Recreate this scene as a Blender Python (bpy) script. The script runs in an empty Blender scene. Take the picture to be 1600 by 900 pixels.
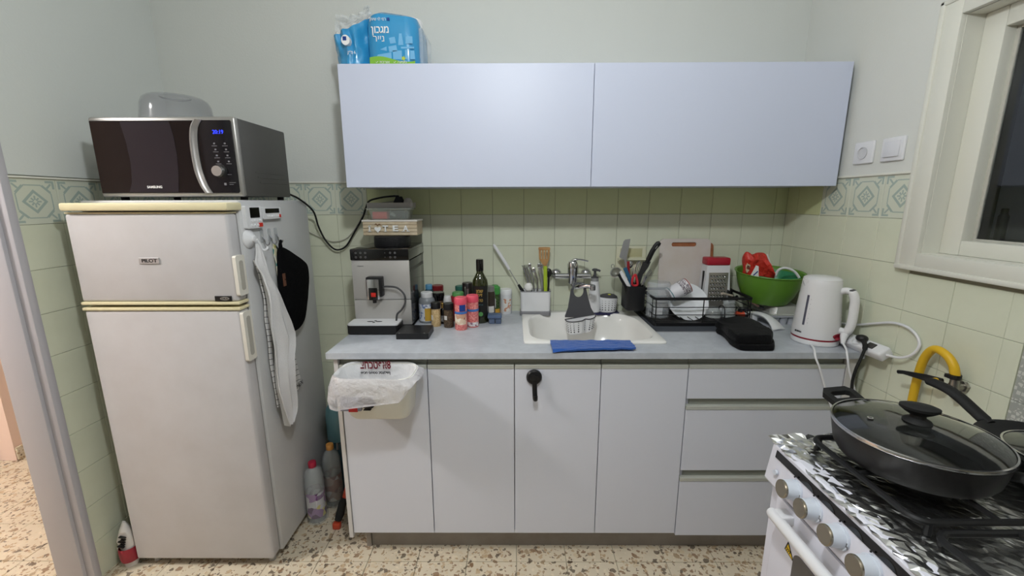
import bpy, bmesh, math, random
from mathutils import Vector, Matrix, noise
PI = math.pi
random.seed(7)
scene = bpy.context.scene
C = scene.collection

# ------------------------------------------------------------ camera
def cam_vec(rx, ru, f, pitch=0.20202, yaw=-0.00555, roll=-0.00297):
    cr, sr = math.cos(roll), math.sin(roll)
    x, up = cr*rx - sr*ru, sr*rx + cr*ru
    cp, sp = math.cos(pitch), math.sin(pitch)
    y, z = cp*f + sp*up, -sp*f + cp*up
    c, s = math.cos(yaw), math.sin(yaw)
    return Vector((c*x + s*y, -s*x + c*y, z))
cam = bpy.data.cameras.new('camera')
cam.lens = 36*658.18/1600
cam.clip_start = 0.02
camo = bpy.data.objects.new('camera', cam); C.objects.link(camo)
R3 = Matrix((cam_vec(1, 0, 0), cam_vec(0, 1, 0), -cam_vec(0, 0, 1))).transposed()
camo.matrix_world = Matrix.Translation((0, -2.0542, 1.4196)) @ R3.to_4x4()
scene.camera = camo

# ------------------------------------------------------------ world, lamps, exposure
w = bpy.data.worlds.new('night'); scene.world = w; w.use_nodes = True
w.node_tree.nodes['Background'].inputs[0].default_value = (0.02, 0.022, 0.028, 1)
w.node_tree.nodes['Background'].inputs[1].default_value = 1.0
vs = scene.view_settings
vs.view_transform = 'Standard'; vs.look = 'None'; vs.gamma = 1; vs.use_curve_mapping = False
vs.exposure = 0.12

def lamp(name, kind, loc, power, col, size, rot=(0, 0, 0)):
    l = bpy.data.lights.new(name, kind); l.energy = power; l.color = col
    if kind == 'AREA':
        l.shape = 'DISK'; l.size = size
    else:
        l.shadow_soft_size = size
    o = bpy.data.objects.new(name, l); C.objects.link(o); o.location = loc; o.rotation_euler = rot
    return o
lamp('kitchen_lamp', 'POINT', (-0.02, -1.64, 2.21), 37, (0.93, 0.975, 1.0), 0.055)
lamp('hall_lamp', 'POINT', (-2.55, -1.42, 2.52), 92, (1.0, 0.965, 0.94), 0.10)

# ------------------------------------------------------------ materials
def lin(c):
    return tuple((v/255/12.92 if v/255 <= 0.04045 else ((v/255+0.055)/1.055)**2.4) for v in c)
MATS = {}
def node(nt, t, **kw):
    n = nt.nodes.new(t)
    for k, v in kw.items(): setattr(n, k, v)
    return n
def mat(name, col, rough=0.5, metal=0.0, bump=None, mottle=None, trans=0.0, alpha=1.0, emit=None, coat=0.0, ior=1.45, sheen=0.0, spec=0.5):
    if name in MATS: return MATS[name]
    m = bpy.data.materials.new(name); m.use_nodes = True
    nt = m.node_tree; b = nt.nodes['Principled BSDF']; L = nt.links.new
    c = lin(col)
    b.inputs['Base Color'].default_value = (*c, 1)
    b.inputs['Roughness'].default_value = rough
    b.inputs['Metallic'].default_value = metal
    b.inputs['Transmission Weight'].default_value = trans
    b.inputs['Alpha'].default_value = alpha
    b.inputs['IOR'].default_value = ior
    b.inputs['Coat Weight'].default_value = coat
    b.inputs['Sheen Weight'].default_value = sheen
    b.inputs['Specular IOR Level'].default_value = spec
    if emit:
        b.inputs['Emission Color'].default_value = (*lin(emit[0]), 1); b.inputs['Emission Strength'].default_value = emit[1]
    if bump or mottle:
        tc = node(nt, 'ShaderNodeTexCoord')
    if mottle:                                  # (scale, colour 2, detail)
        t = node(nt, 'ShaderNodeTexNoise'); t.inputs['Scale'].default_value = mottle[0]; t.inputs['Detail'].default_value = 5
        t.inputs['Roughness'].default_value = 0.6
        L(tc.outputs['Object'], t.inputs['Vector'])
        r = node(nt, 'ShaderNodeValToRGB'); r.color_ramp.elements[0].position = 0.35; r.color_ramp.elements[1].position = 0.68
        r.color_ramp.elements[0].color = (*lin(mottle[1]), 1); r.color_ramp.elements[1].color = (*c, 1)
        L(t.outputs['Fac'], r.inputs['Fac']); L(r.outputs['Color'], b.inputs['Base Color'])
    if bump:                                    # (scale, strength, distance)
        t = node(nt, 'ShaderNodeTexNoise'); t.inputs['Scale'].default_value = bump[0]; t.inputs['Detail'].default_value = 4
        L(tc.outputs['Object'], t.inputs['Vector'])
        bp = node(nt, 'ShaderNodeBump'); bp.inputs['Strength'].default_value = bump[1]; bp.inputs['Distance'].default_value = bump[2]
        L(t.outputs['Fac'], bp.inputs['Height']); L(bp.outputs['Normal'], b.inputs['Normal'])
    MATS[name] = m
    return m

def mth(nt, op, a, b=None, c=None):
    n = node(nt, 'ShaderNodeMath', operation=op)
    for i, v in enumerate((a, b, c)):
        if v is None: continue
        if isinstance(v, (int, float)): n.inputs[i].default_value = v
        else: nt.links.new(v, n.inputs[i])
    return n.outputs[0]
def mixc(nt, fac, a, b):
    n = node(nt, 'ShaderNodeMix', data_type='RGBA')
    nt.links.new(fac, n.inputs[0])
    for v, k in ((a, 6), (b, 7)):
        if isinstance(v, tuple): n.inputs[k].default_value = (*lin(v), 1)
        else: nt.links.new(v, n.inputs[k])
    return n.outputs[2]

def border_mat():
    m = mat('patterned_tile', (205, 208, 184), 0.28); nt = m.node_tree; b = nt.nodes['Principled BSDF']
    tc = node(nt, 'ShaderNodeTexCoord'); sx = node(nt, 'ShaderNodeSeparateXYZ'); nt.links.new(tc.outputs['Object'], sx.inputs[0])
    p = mth(nt, 'MULTIPLY', mth(nt, 'ABSOLUTE', sx.outputs[0]), 1/0.074); q = mth(nt, 'MULTIPLY', mth(nt, 'ABSOLUTE', sx.outputs[2]), 1/0.074)
    s = mth(nt, 'ADD', p, q); mx = mth(nt, 'MAXIMUM', p, q); mn = mth(nt, 'MINIMUM', p, q)
    band = lambda v, lo, hi: mth(nt, 'MULTIPLY', mth(nt, 'GREATER_THAN', v, lo), mth(nt, 'LESS_THAN', v, hi))
    ring = band(s, 0.38, 0.54)
    star = mth(nt, 'MULTIPLY', band(s, 0.09, 0.31), mth(nt, 'LESS_THAN', mth(nt, 'ABSOLUTE', mth(nt, 'SUBTRACT', p, q)), 0.05))
    star = mth(nt, 'MAXIMUM', star, mth(nt, 'MULTIPLY', band(mx, 0.08, 0.26), mth(nt, 'LESS_THAN', mn, 0.035)))
    o = mth(nt, 'MAXIMUM', mx, mth(nt, 'MULTIPLY', s, 0.68))
    octl = band(o, 0.70, 0.75)
    diag = mth(nt, 'MULTIPLY', band(mth(nt, 'MULTIPLY', s, 0.68), 0.71, 0.80), mth(nt, 'LESS_THAN', mth(nt, 'ABSOLUTE', mth(nt, 'SUBTRACT', p, q)), 0.32))
    cor = mth(nt, 'MULTIPLY', band(mx, 0.83, 0.93), mth(nt, 'GREATER_THAN', mn, 0.56))
    fl = mth(nt, 'MULTIPLY', band(mx, 0.60, 0.80), mth(nt, 'LESS_THAN', mth(nt, 'ABSOLUTE', mth(nt, 'SUBTRACT', p, q)), 0.06))
    fac = ring
    for v in (star, octl, diag, cor, fl): fac = mth(nt, 'MAXIMUM', fac, v)
    fac = mth(nt, 'MULTIPLY', fac, 0.92)
    nt.links.new(mixc(nt, fac, (214, 217, 200), (164, 180, 172)), b.inputs['Base Color'])
    return m

def terrazzo_mat():
    m = mat('terrazzo', (205, 190, 165), 0.32); nt = m.node_tree; b = nt.nodes['Principled BSDF']
    g = node(nt, 'ShaderNodeNewGeometry')
    nz = node(nt, 'ShaderNodeTexNoise'); nz.inputs['Scale'].default_value = 9; nz.inputs['Detail'].default_value = 3
    nt.links.new(g.outputs['Position'], nz.inputs['Vector'])
    col = mixc(nt, nz.outputs['Fac'], (198, 186, 164), (220, 208, 186))
    warp = node(nt, 'ShaderNodeTexNoise'); warp.inputs['Scale'].default_value = 48; nt.links.new(g.outputs['Position'], warp.inputs['Vector'])
    add = node(nt, 'ShaderNodeVectorMath', operation='MULTIPLY_ADD'); nt.links.new(warp.outputs['Color'], add.inputs[0])
    add.inputs[1].default_value = (0.030, 0.030, 0.0); nt.links.new(g.outputs['Position'], add.inputs[2])
    for sc, th, ramp in ((80, 0.40, ((128, 98, 70), (176, 148, 112), (150, 122, 92), (84, 66, 50), (222, 208, 184))),
                         (44, 0.36, ((132, 100, 72), (186, 160, 126), (84, 70, 58), (160, 136, 106), (206, 188, 158)))):
        v = node(nt, 'ShaderNodeTexVoronoi'); v.inputs['Scale'].default_value = sc; nt.links.new(add.outputs[0], v.inputs['Vector'])
        hs = node(nt, 'ShaderNodeSeparateColor'); nt.links.new(v.outputs['Color'], hs.inputs[0])
        thr = mth(nt, 'MULTIPLY', hs.outputs[1], th*1.5)
        f = mth(nt, 'LESS_THAN', v.outputs['Distance'], thr)
        r = node(nt, 'ShaderNodeValToRGB'); r.color_ramp.interpolation = 'CONSTANT'
        e = r.color_ramp.elements
        while len(e) < len(ramp): e.new(0.5)
        for i, cc in enumerate(ramp): e[i].position = i/len(ramp); e[i].color = (*lin(cc), 1)
        nt.links.new(hs.outputs[0], r.inputs['Fac'])
        col = mixc(nt, mth(nt, 'MULTIPLY', f, 0.82), col, r.outputs['Color'])
    nt.links.new(col, b.inputs['Base Color'])
    return m

def stripe_mat(name, base, line, freq, width, axis=2, rough=0.9):
    m = mat(name, base, rough, bump=(260, 0.5, 0.002)); nt = m.node_tree; b = nt.nodes['Principled BSDF']
    tc = node(nt, 'ShaderNodeTexCoord'); sx = node(nt, 'ShaderNodeSeparateXYZ'); nt.links.new(tc.outputs['Object'], sx.inputs[0])
    z = mth(nt, 'ADD', sx.outputs[axis], mth(nt, 'MULTIPLY', sx.outputs[1], 0.25))
    f = mth(nt, 'LESS_THAN', mth(nt, 'FRACT', mth(nt, 'MULTIPLY', z, freq)), width)
    nt.links.new(mixc(nt, f, base, line), b.inputs['Base Color'])
    return m

def cell_mat(name, cols, scale, rough=0.6, kind='F1'):
    m = mat(name, cols[0], rough); nt = m.node_tree; b = nt.nodes['Principled BSDF']
    tc = node(nt, 'ShaderNodeTexCoord')
    v = node(nt, 'ShaderNodeTexVoronoi'); v.inputs['Scale'].default_value = scale; nt.links.new(tc.outputs['Object'], v.inputs['Vector'])
    hs = node(nt, 'ShaderNodeSeparateColor'); nt.links.new(v.outputs['Color'], hs.inputs[0])
    r = node(nt, 'ShaderNodeValToRGB'); r.color_ramp.interpolation = 'CONSTANT'; e = r.color_ramp.elements
    while len(e) < len(cols): e.new(0.5)
    for i, cc in enumerate(cols): e[i].position = i/len(cols); e[i].color = (*lin(cc), 1)
    nt.links.new(hs.outputs[0], r.inputs['Fac']); nt.links.new(r.outputs['Color'], b.inputs['Base Color'])
    return m

def relief_mat():
    m = mat('relief_tile', (196, 198, 190), 0.4); nt = m.node_tree; b = nt.nodes['Principled BSDF']
    tc = node(nt, 'ShaderNodeTexCoord'); v = node(nt, 'ShaderNodeTexVoronoi', feature='DISTANCE_TO_EDGE')
    v.inputs['Scale'].default_value = 95; v.inputs['Randomness'].default_value = 0.35
    nt.links.new(tc.outputs['Object'], v.inputs['Vector'])
    f = mth(nt, 'LESS_THAN', v.outputs['Distance'], 0.09)
    nt.links.new(mixc(nt, f, (205, 206, 198), (165, 167, 160)), b.inputs['Base Color'])
    bp = node(nt, 'ShaderNodeBump'); bp.inputs['Strength'].default_value = 0.6; bp.inputs['Distance'].default_value = 0.002
    nt.links.new(mth(nt, 'MINIMUM', v.outputs['Distance'], 0.2), bp.inputs['Height']); nt.links.new(bp.outputs['Normal'], b.inputs['Normal'])
    return m

plaster = mat('wall_paint', (214, 216, 211), 0.75, bump=(130, 0.25, 0.002))
plaster_l = mat('wall_paint_left', (214, 217, 213), 0.75, bump=(130, 0.25, 0.002))
plaster_r = mat('wall_paint_right', (216, 217, 211), 0.75, bump=(130, 0.25, 0.002))
ceil_m = mat('ceiling_paint', (235, 235, 230), 0.8)
tile_m = mat('green_tile', (222, 225, 203), 0.25, mottle=(7, (217, 220, 197)))
tile_p = mat('painted_green_tile', (208, 213, 166), 0.3, mottle=(6, (202, 207, 160)))
grout = mat('grout', (142, 138, 118), 0.9)
border_m = border_mat(); terr = terrazzo_mat(); relief = relief_mat()
peach = mat('peach_paint', (240, 214, 200), 0.8)
frame_m = mat('door_frame_paint', (186, 184, 190), 0.45)
white_paint = mat('white_gloss_paint', (222, 221, 210), 0.4, bump=(40, 0.2, 0.002))
cab_m = mat('white_melamine', (215, 217, 227), 0.42, bump=(420, 0.25, 0.0006))
cab_u = mat('white_melamine_upper', (204, 210, 229), 0.42, bump=(420, 0.2, 0.0006))
edge_m = mat('cabinet_edge', (206, 203, 202), 0.5)
alu = mat('aluminium_profile', (196, 198, 190), 0.45, 0.25)
alud = mat('recessed_channel', (150, 152, 142), 0.5, 0.2)
plinth_m = mat('plinth_grey', (158, 152, 146), 0.5, mottle=(5, (140, 132, 124)))
top_m = mat('grey_concrete_laminate', (192, 196, 203), 0.38, mottle=(22, (178, 182, 189)))
black = mat('black_plastic', (22, 22, 24), 0.4)
blackg = mat('black_gloss', (10, 9, 11), 0.08, coat=0.3)
blackm = mat('black_matte_metal', (16, 16, 18), 0.5)
rubber = mat('black_rubber', (20, 20, 20), 0.7)
chrome = mat('chrome', (205, 205, 208), 0.12, 1.0)
steel = mat('brushed_steel', (178, 178, 178), 0.32, 0.9)
silver = mat('silver_plastic', (168, 166, 162), 0.35, 0.55)
white = mat('white_plastic', (226, 226, 228), 0.35)
whiteb = mat('white_ceramic', (236, 234, 230), 0.15)
grey = mat('grey_plastic', (132, 132, 136), 0.5)
dgrey = mat('dark_grey_rubber', (74, 74, 78), 0.55)
cream = mat('cream_plastic', (226, 216, 178), 0.4)
printw = mat('white_print', (235, 235, 235), 0.5)
printk = mat('black_print', (20, 20, 22), 0.5)
printg = mat('grey_print', (120, 120, 125), 0.5)
red = mat('red_plastic', (176, 32, 40), 0.35)
glass = mat('clear_glass', (240, 244, 244), 0.03, trans=1.0, ior=1.45)
wood = mat('beech_wood', (196, 152, 100), 0.55, mottle=(30, (176, 130, 82)))

# ------------------------------------------------------------ mesh helpers
class MB:
    def __init__(s): s.b = bmesh.new()
    def n(s): return len(s.b.verts)
    def xf(s, start, M):
        s.b.verts.ensure_lookup_table()
        for v in s.b.verts[start:]: v.co = M @ v.co
        return s
    def rot(s, start, ang, axis, piv):
        p = Vector(piv)
        return s.xf(start, Matrix.Translation(p) @ Matrix.Rotation(ang, 4, axis) @ Matrix.Translation(-p))
    def face(s, vs):
        try: return s.b.faces.new(vs)
        except ValueError: return None
    def box(s, x0, y0, z0, x1, y1, z1, bev=0.0, seg=2):
        b = bmesh.new()
        v = [b.verts.new((x, y, z)) for x in (x0, x1) for y in (y0, y1) for z in (z0, z1)]
        for f in ((0, 1, 3, 2), (4, 6, 7, 5), (0, 4, 5, 1), (2, 3, 7, 6), (0, 2, 6, 4), (1, 5, 7, 3)):
            b.faces.new([v[i] for i in f])
        if bev: bmesh.ops.bevel(b, geom=b.edges[:], offset=bev, segments=seg, profile=0.5, affect='EDGES')
        return s.merge(b)
    def merge(s, b):
        b.verts.index_update()
        m = [s.b.verts.new(v.co) for v in b.verts]
        for f in b.faces: s.face([m[v.index] for v in f.verts])
        b.free()
        return s
    def rings(s, rings, cap0=True, cap1=True, closed=False):
        R = [[s.b.verts.new(p) for p in r] for r in rings]
        n = len(R[0])
        pairs = list(zip(R, R[1:])) + ([(R[-1], R[0])] if closed else [])
        for a, c in pairs:
            for i in range(n):
                s.face([a[i], a[(i+1) % n], c[(i+1) % n], c[i]])
        if not closed:
            if cap0: s.face(R[0][::-1])
            if cap1: s.face(R[-1])
        return s
    def lathe(s, cx, cy, prof, n=28, sx=1, sy=1, cap0=True, cap1=True, ph=0):
        return s.rings([[(cx + r*sx*math.cos(ph+2*PI*i/n), cy + r*sy*math.sin(ph+2*PI*i/n), z) for i in range(n)] for r, z in prof], cap0, cap1)
    def cyl(s, p0, p1, r0, r1=None, n=20):
        return s.tube([p0, p1], [r0, r0 if r1 is None else r1], n)
    def tube(s, pts, r, n=10, closed=False, flat=None):
        P = [Vector(p) for p in pts]; k = len(P)
        rr = r if isinstance(r, (list, tuple)) else [r]*k
        T = []
        for i in range(k):
            a = P[(i-1) % k] if (closed or i > 0) else P[i]; c = P[(i+1) % k] if (closed or i < k-1) else P[i]
            t = (c-a); T.append(t.normalized() if t.length > 1e-9 else Vector((0, 0, 1)))
        u = T[0].orthogonal().normalized() if flat is None else (Vector(flat) - T[0]*Vector(flat).dot(T[0])).normalized()
        rg = []
        for i in range(k):
            ref = u if flat is None else Vector(flat)
            u = (ref - T[i]*ref.dot(T[i])).normalized(); w_ = T[i].cross(u)
            ra, rb = rr[i] if isinstance(rr[i], tuple) else (rr[i], rr[i])
            rg.append([P[i] + u*math.cos(2*PI*j/n)*ra + w_*math.sin(2*PI*j/n)*rb for j in range(n)])
        return s.rings(rg, closed=closed)
    def prism(s, poly, f, d0, d1):                       # poly 2d; f(a, b, d) -> xyz
        return s.rings([[f(a, b, d0) for a, b in poly], [f(a, b, d1) for a, b in poly]])
    def ringprism(s, outer, inner, f, d0, d1):
        return s.rings([[f(a, b, d0) for a, b in outer], [f(a, b, d1) for a, b in outer], [f(a, b, d1) for a, b in inner], [f(a, b, d0) for a, b in inner]], closed=True)
    def sheet(s, fn, nu, nv, th, nrm=None):              # closed thin sheet; fn(u, v) -> point
        A = [[Vector(fn(i/nu, j/nv)) for j in range(nv+1)] for i in range(nu+1)]
        top, bot = [], []
        for i in range(nu+1):
            t_, b_ = [], []
            for j in range(nv+1):
                du = A[min(i+1, nu)][j] - A[max(i-1, 0)][j]; dv = A[i][min(j+1, nv)] - A[i][max(j-1, 0)]
                n_ = du.cross(dv); n_ = n_.normalized() if n_.length > 1e-12 else Vector((0, 0, 1))
                t_.append(s.b.verts.new(A[i][j] + n_*th/2)); b_.append(s.b.verts.new(A[i][j] - n_*th/2))
            top.append(t_); bot.append(b_)
        for i in range(nu):
            for j in range(nv):
                s.face([top[i][j], top[i+1][j], top[i+1][j+1], top[i][j+1]]); s.face([bot[i][j], bot[i][j+1], bot[i+1][j+1], bot[i+1][j]])
        for i in range(nu):
            s.face([top[i][0], bot[i][0], bot[i+1][0], top[i+1][0]]); s.face([top[i][nv], top[i+1][nv], bot[i+1][nv], bot[i][nv]])
        for j in range(nv):
            s.face([top[0][j], top[0][j+1], bot[0][j+1], bot[0][j]]); s.face([top[nu][j], bot[nu][j], bot[nu][j+1], top[nu][j+1]])
        return s
    def pillow(s, poly, f, th, steps=((1, 0), (0.97, .55), (0.85, .9), (0.5, 1)), wob=0.0):
        cx = sum(p[0] for p in poly)/len(poly); cy = sum(p[1] for p in poly)/len(poly)
        def rg(sc, d):
            out = []
            for a, b in poly:
                p = (cx+(a-cx)*sc, cy+(b-cy)*sc)
                q = d*(1 + (wob*noise.noise(Vector((p[0]*18, p[1]*18, 3.1))) if wob else 0))
                out.append(f(p[0], p[1], q))
            return out
        rgs = [rg(sc, -d*th/2) for sc, d in reversed(steps)] + [rg(sc, d*th/2) for sc, d in steps[1:]]
        return s.rings(rgs)
    def sph(s, c, r, n=16, m=10):
        rx, ry, rz = r if isinstance(r, tuple) else (r, r, r)
        return s.rings([[(c[0]+rx*math.sin(PI*j/m)*math.cos(2*PI*i/n), c[1]+ry*math.sin(PI*j/m)*math.sin(2*PI*i/n), c[2]-rz*math.cos(PI*j/m)) for i in range(n)] for j in [0.15]+list(range(1, m))+[m-0.15]])

def smooth_pts(pts, k=6, closed=False):
    P = [Vector(p) for p in pts]; n = len(P); out = []
    for i in range(n if closed else n-1):
        g = (lambda j: P[j % n]) if closed else (lambda j: P[max(0, min(n-1, j))])
        a, b, c, d = g(i-1), g(i), g(i+1), g(i+2)
        for t in range(k):
            t /= k
            out.append(0.5*((2*b) + (c-a)*t + (2*a-5*b+4*c-d)*t*t + (3*b-a-3*c+d)*t**3))
    if not closed: out.append(P[-1])
    return out
def rrect(x0, y0, x1, y1, r, k=6):
    out = []
    for cx, cy, a0 in ((x1-r, y1-r, 0), (x0+r, y1-r, PI/2), (x0+r, y0+r, PI), (x1-r, y0+r, 1.5*PI)):
        for i in range(k+1):
            a = a0 + PI/2*i/k
            out.append((cx+r*math.cos(a), cy+r*math.sin(a)))
    return out
def ray_loop(poly, c, angs):
    out = []
    for a in angs:
        dx, dy = math.cos(a), math.sin(a); best = 1e9
        for i in range(len(poly)):
            (ax, ay), (bx, by) = poly[i], poly[(i+1) % len(poly)]
            ex, ey = bx-ax, by-ay; den = dx*ey - dy*ex
            if abs(den) < 1e-12: continue
            t = ((ax-c[0])*ey - (ay-c[1])*ex)/den; u = ((ax-c[0])*dy - (ay-c[1])*dx)/den
            if t > 0 and -1e-6 <= u <= 1+1e-6: best = min(best, t)
        out.append((c[0]+dx*best, c[1]+dy*best))
    return out
def angs_for(polys, c, n=48):
    A = [2*PI*i/n for i in range(n)]
    for p in polys: A += [math.atan2(b-c[1], a-c[0]) % (2*PI) for a, b in p]
    A = sorted(A); out = []
    for a in A:
        if not out or a-out[-1] > 0.004: out.append(a)
    return out
XY = lambda z: (lambda a, b, d: (a, b, z+d))
XZ = lambda a, b, d: (a, d, b)       # polygon in x,z extruded along y
YZ = lambda a, b, d: (d, a, b)       # polygon in y,z extruded along x

OFF = {}
def finish(name, bm, m, smooth=35):
    bmesh.ops.recalc_face_normals(bm, faces=bm.faces[:])
    me = bpy.data.meshes.new(name); bm.to_mesh(me); bm.free()
    me.materials.append(m)
    if smooth:
        me.polygons.foreach_set('use_smooth', [True]*len(me.polygons))
        me.set_sharp_from_angle(angle=math.radians(smooth))
    o = bpy.data.objects.new(name, me); C.objects.link(o)
    return o
def ob(name, mb, m, parent=None, smooth=35, label=None, kind=None):
    o = finish(name, mb.b, m, smooth)
    if parent is not None:
        off = OFF[parent.name]; o.data.transform(Matrix.Translation(-off)); o.parent = parent; OFF[o.name] = off
    if label: o['label'] = label
    if kind: o['kind'] = kind
    return o
def thing(name, label, cat, loc=(0, 0, 0), rz=0, group=None, local=False, rot=None):
    o = bpy.data.objects.new(name, None); C.objects.link(o); o.empty_display_size = 0.05
    o.location = loc; o.rotation_euler = rot if rot else (0, 0, rz)
    o['label'] = label; o['category'] = cat
    if group: o['group'] = group
    OFF[o.name] = Vector((0, 0, 0)) if (local or rz or rot) else Vector(loc)
    return o
def solo(name, label, cat, mb, m, group=None, smooth=35):
    o = finish(name, mb.b, m, smooth)
    V = [v.co for v in o.data.vertices]
    lo = Vector([min(v[i] for v in V) for i in range(3)]); hi = Vector([max(v[i] for v in V) for i in range(3)])
    c = Vector(((lo.x+hi.x)/2, (lo.y+hi.y)/2, lo.z))
    o.data.transform(Matrix.Translation(-c)); o.location = c; OFF[o.name] = c
    o['label'] = label; o['category'] = cat
    if group: o['group'] = group
    return o
def struct(name, mb, m, parent=None, smooth=35):
    o = ob(name, mb, m, parent, smooth)
    if parent is None:
        o['kind'] = 'structure'; OFF[o.name] = Vector((0, 0, 0))
    return o
FRONT, RIGHT, LEFT, UP = (PI/2, 0, 0), (PI/2, 0, PI/2), (PI/2, 0, -PI/2), (0, 0, 0)
def text(name, s, size, loc, rot, m, parent, width=None, ext=0.0004, bold=0.0, label=None, squash=1.0):
    cu = bpy.data.curves.new(name, 'FONT'); cu.body = s; cu.size = size; cu.extrude = ext; cu.offset = bold
    cu.align_x = 'CENTER'; cu.align_y = 'CENTER'; cu.resolution_u = 3
    t = bpy.data.objects.new(name, cu); C.objects.link(t)
    dg = bpy.context.evaluated_depsgraph_get()
    me = bpy.data.meshes.new_from_object(t.evaluated_get(dg))
    bpy.data.objects.remove(t); bpy.data.curves.remove(cu)
    me.name = name; me.materials.clear(); me.materials.append(m)
    k = squash
    if width and len(me.vertices):
        xs = [v.co.x for v in me.vertices]; k = width/max(1e-6, max(xs)-min(xs))
    from mathutils import Euler
    M = Matrix.Translation(Vector(loc) - OFF[parent.name]) @ Euler(rot).to_matrix().to_4x4() @ Matrix.Diagonal((k, 1, 1, 1))
    me.transform(M)
    o = bpy.data.objects.new(name, me); C.objects.link(o); o.parent = parent; OFF[o.name] = OFF[parent.name]
    if label: o['label'] = label
    return o
def child_copy(src, parent, loc, rot=(0, 0, 0), scale=(1, 1, 1), name=None):
    o = src.copy(); C.objects.link(o); o.parent = parent; o.location = Vector(loc) - OFF[parent.name]; o.rotation_euler = rot; o.scale = scale
    return o
# ------------------------------------------------------------ the room
T = 0.15
ZT = 1.5096                                   # top of the tiled band
XL, XR = -1.60, 1.3008
# floor slab and terrazzo tiles
floor = struct('floor', MB().box(-4.2, -5.4, -0.12, 1.5, 0.8, -0.004), grout)
fm = MB().box(-0.0989, -0.0989, -0.012, 0.0989, 0.0989, 0.0, 0.0008, 1)
ft = ob('tile', fm, terr, floor)
FX, FY = -0.3929+0.1, -0.6138+0.1
first = True; cnt = 0
for j in range(-6, 6):
    for i in range(-15, 9):
        x, y = FX+0.2*i, FY+0.2*j
        inside_k = -1.62 < x < 1.25 and -1.72 < y < 0.05
        inside_h = -3.4 < x < -1.55 and -1.72 < y < 0.62
        hid = (-1.45 < x < -1.0 and -0.5 < y) or (x > -0.6 and y > -0.40) or (x > 0.75 and y < -1.0)
        if not (inside_k or inside_h) or hid: continue
        cnt += 1
        if first: ft.location = (x, y, 0); first = False; continue
        child_copy(ft, floor, (x, y, random.uniform(-0.0004, 0.0002)))
rest = MB().box(-4.2, -5.3, -0.0035, 1.29, -1.715, -0.0005).box(-4.15, -1.715, -0.0035, -3.393, 0.05, -0.0005)
ob('terrazzo_bed', rest, terr, floor)

# back wall
wb = MB(); wb.box(XL-0.2, 0.0035, 0, XR+0.2, 0.16, ZT); wall_back = struct('wall_back', wb, grout)
ob('plaster', MB().box(XL-0.02, -0.002, ZT, XR+0.02, 0.16, 2.7, 0.0), plaster, wall_back)
tm = MB().box(-0.0744, 0.0, -0.0744, 0.0744, 0.007, 0.0744, 0.0009, 1)
tile0 = ob('tile', tm, tile_m, wall_back)
tile_b = MB().box(-0.0744, 0.0, -0.0744, 0.0744, 0.007, 0.0744, 0.0009, 1)
tileb0 = ob('border_tile', tile_b, border_m, wall_back)
tile_c = MB().box(-0.0744, 0.0, -0.0744, 0.0744, 0.007, 0.0744, 0.0009, 1)
tilep0 = ob('painted_tile', tile_c, tile_p, wall_back)
used = set()
def put(src, parent, loc, rz=0, sx=1, sz=1):
    o = src if src.name not in used else src.copy()
    if src.name in used: C.objects.link(o)
    used.add(src.name)
    o.parent = parent; o.location = loc; o.scale = (sx, 1, sz)
    o.rotation_euler = (random.uniform(-.003, .003), 0, rz+random.uniform(-.003, .003))
    return o
XO = -0.4038
for k in range(-8, 12):
    x0 = XO+T*k; x1 = min(x0+T, XR); f = (x1-x0)/T; xc = (x0+x1)/2
    for r in range(0, 10):
        if r >= 5 and not (-5 <= k <= -3): continue
        zc = ZT-T*(r+0.5)
        src = (tileb0 if x1 < -0.70 else tilep0) if r == 0 else tile0
        put(src, wall_back, (xc, 0, zc), 0, f)
# left wall: tiled stretch, then the doorway, then wall again behind the camera
YD = -0.695
wl = MB().box(XL-0.115, YD, 0, XL-0.0035, 0.0, ZT); wall_left = struct('wall_left', wl, grout)
ob('plaster', MB().box(XL-0.115, YD, ZT, XL+0.002, 0.0, 2.7), plaster_l, wall_left)
ob('plaster', MB().box(XL-0.115, -5.3, 0, XL, -1.55, 2.7), plaster, wall_left)
ob('plaster', MB().box(XL-0.115, -1.55, 2.08, XL, YD, 2.7), plaster_l, wall_left)
for k in range(-1, 4):
    y0 = -0.55+T*k; y1 = min(y0+T, 0.0)
    for r in range(0, 10):
        put(tileb0 if r == 0 else tile0, wall_left, (XL, (y0+y1)/2, ZT-0.01-T*(r+0.5)), PI/2, (y1-y0)/T)
df = MB()
df.box(XL-0.125, -0.728, 0, XL-0.022, YD+0.006, 2.1, 0.004)
df.box(XL-0.030, -0.716, 0, XL+0.006, YD+0.006, 2.1, 0.004)
door_1 = struct('door_1', df, frame_m)
ob('jamb', MB().box(XL-0.125, -1.56, 0, XL+0.006, -1.51, 2.1, 0.004), frame_m, door_1)
ob('lintel', MB().box(XL-0.125, -1.51, 2.05, XL+0.006, -0.738, 2.1, 0.004), frame_m, door_1)
# hall beyond the doorway
hw = MB(); hw.box(-4.2, 0.06, 0, -2.80, 0.7, 2.7); wall_hall = struct('wall_hall', hw, peach)
wall_hall_far = struct('wall_hall_end', MB().box(-2.80, 0.62, 0, XL-0.115, 0.75, 2.7), peach)
struct('wall_hall_side', MB().box(-4.3, -5.3, 0, -4.15, 0.06, 2.7), peach)
struct('baseboard_hall', MB().box(-2.795, 0.60, 0.0, XL-0.115, 0.62, 0.08, 0.004).box(-2.798, 0.06, 0.0, -2.785, 0.62, 0.08, 0.004), terr)
struct('baseboard_corner', MB().box(-3.3, 0.035, 0.0, -2.9, 0.06, 0.085, 0.003), mat('dark_skirting', (92, 84, 82), 0.6))
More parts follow.
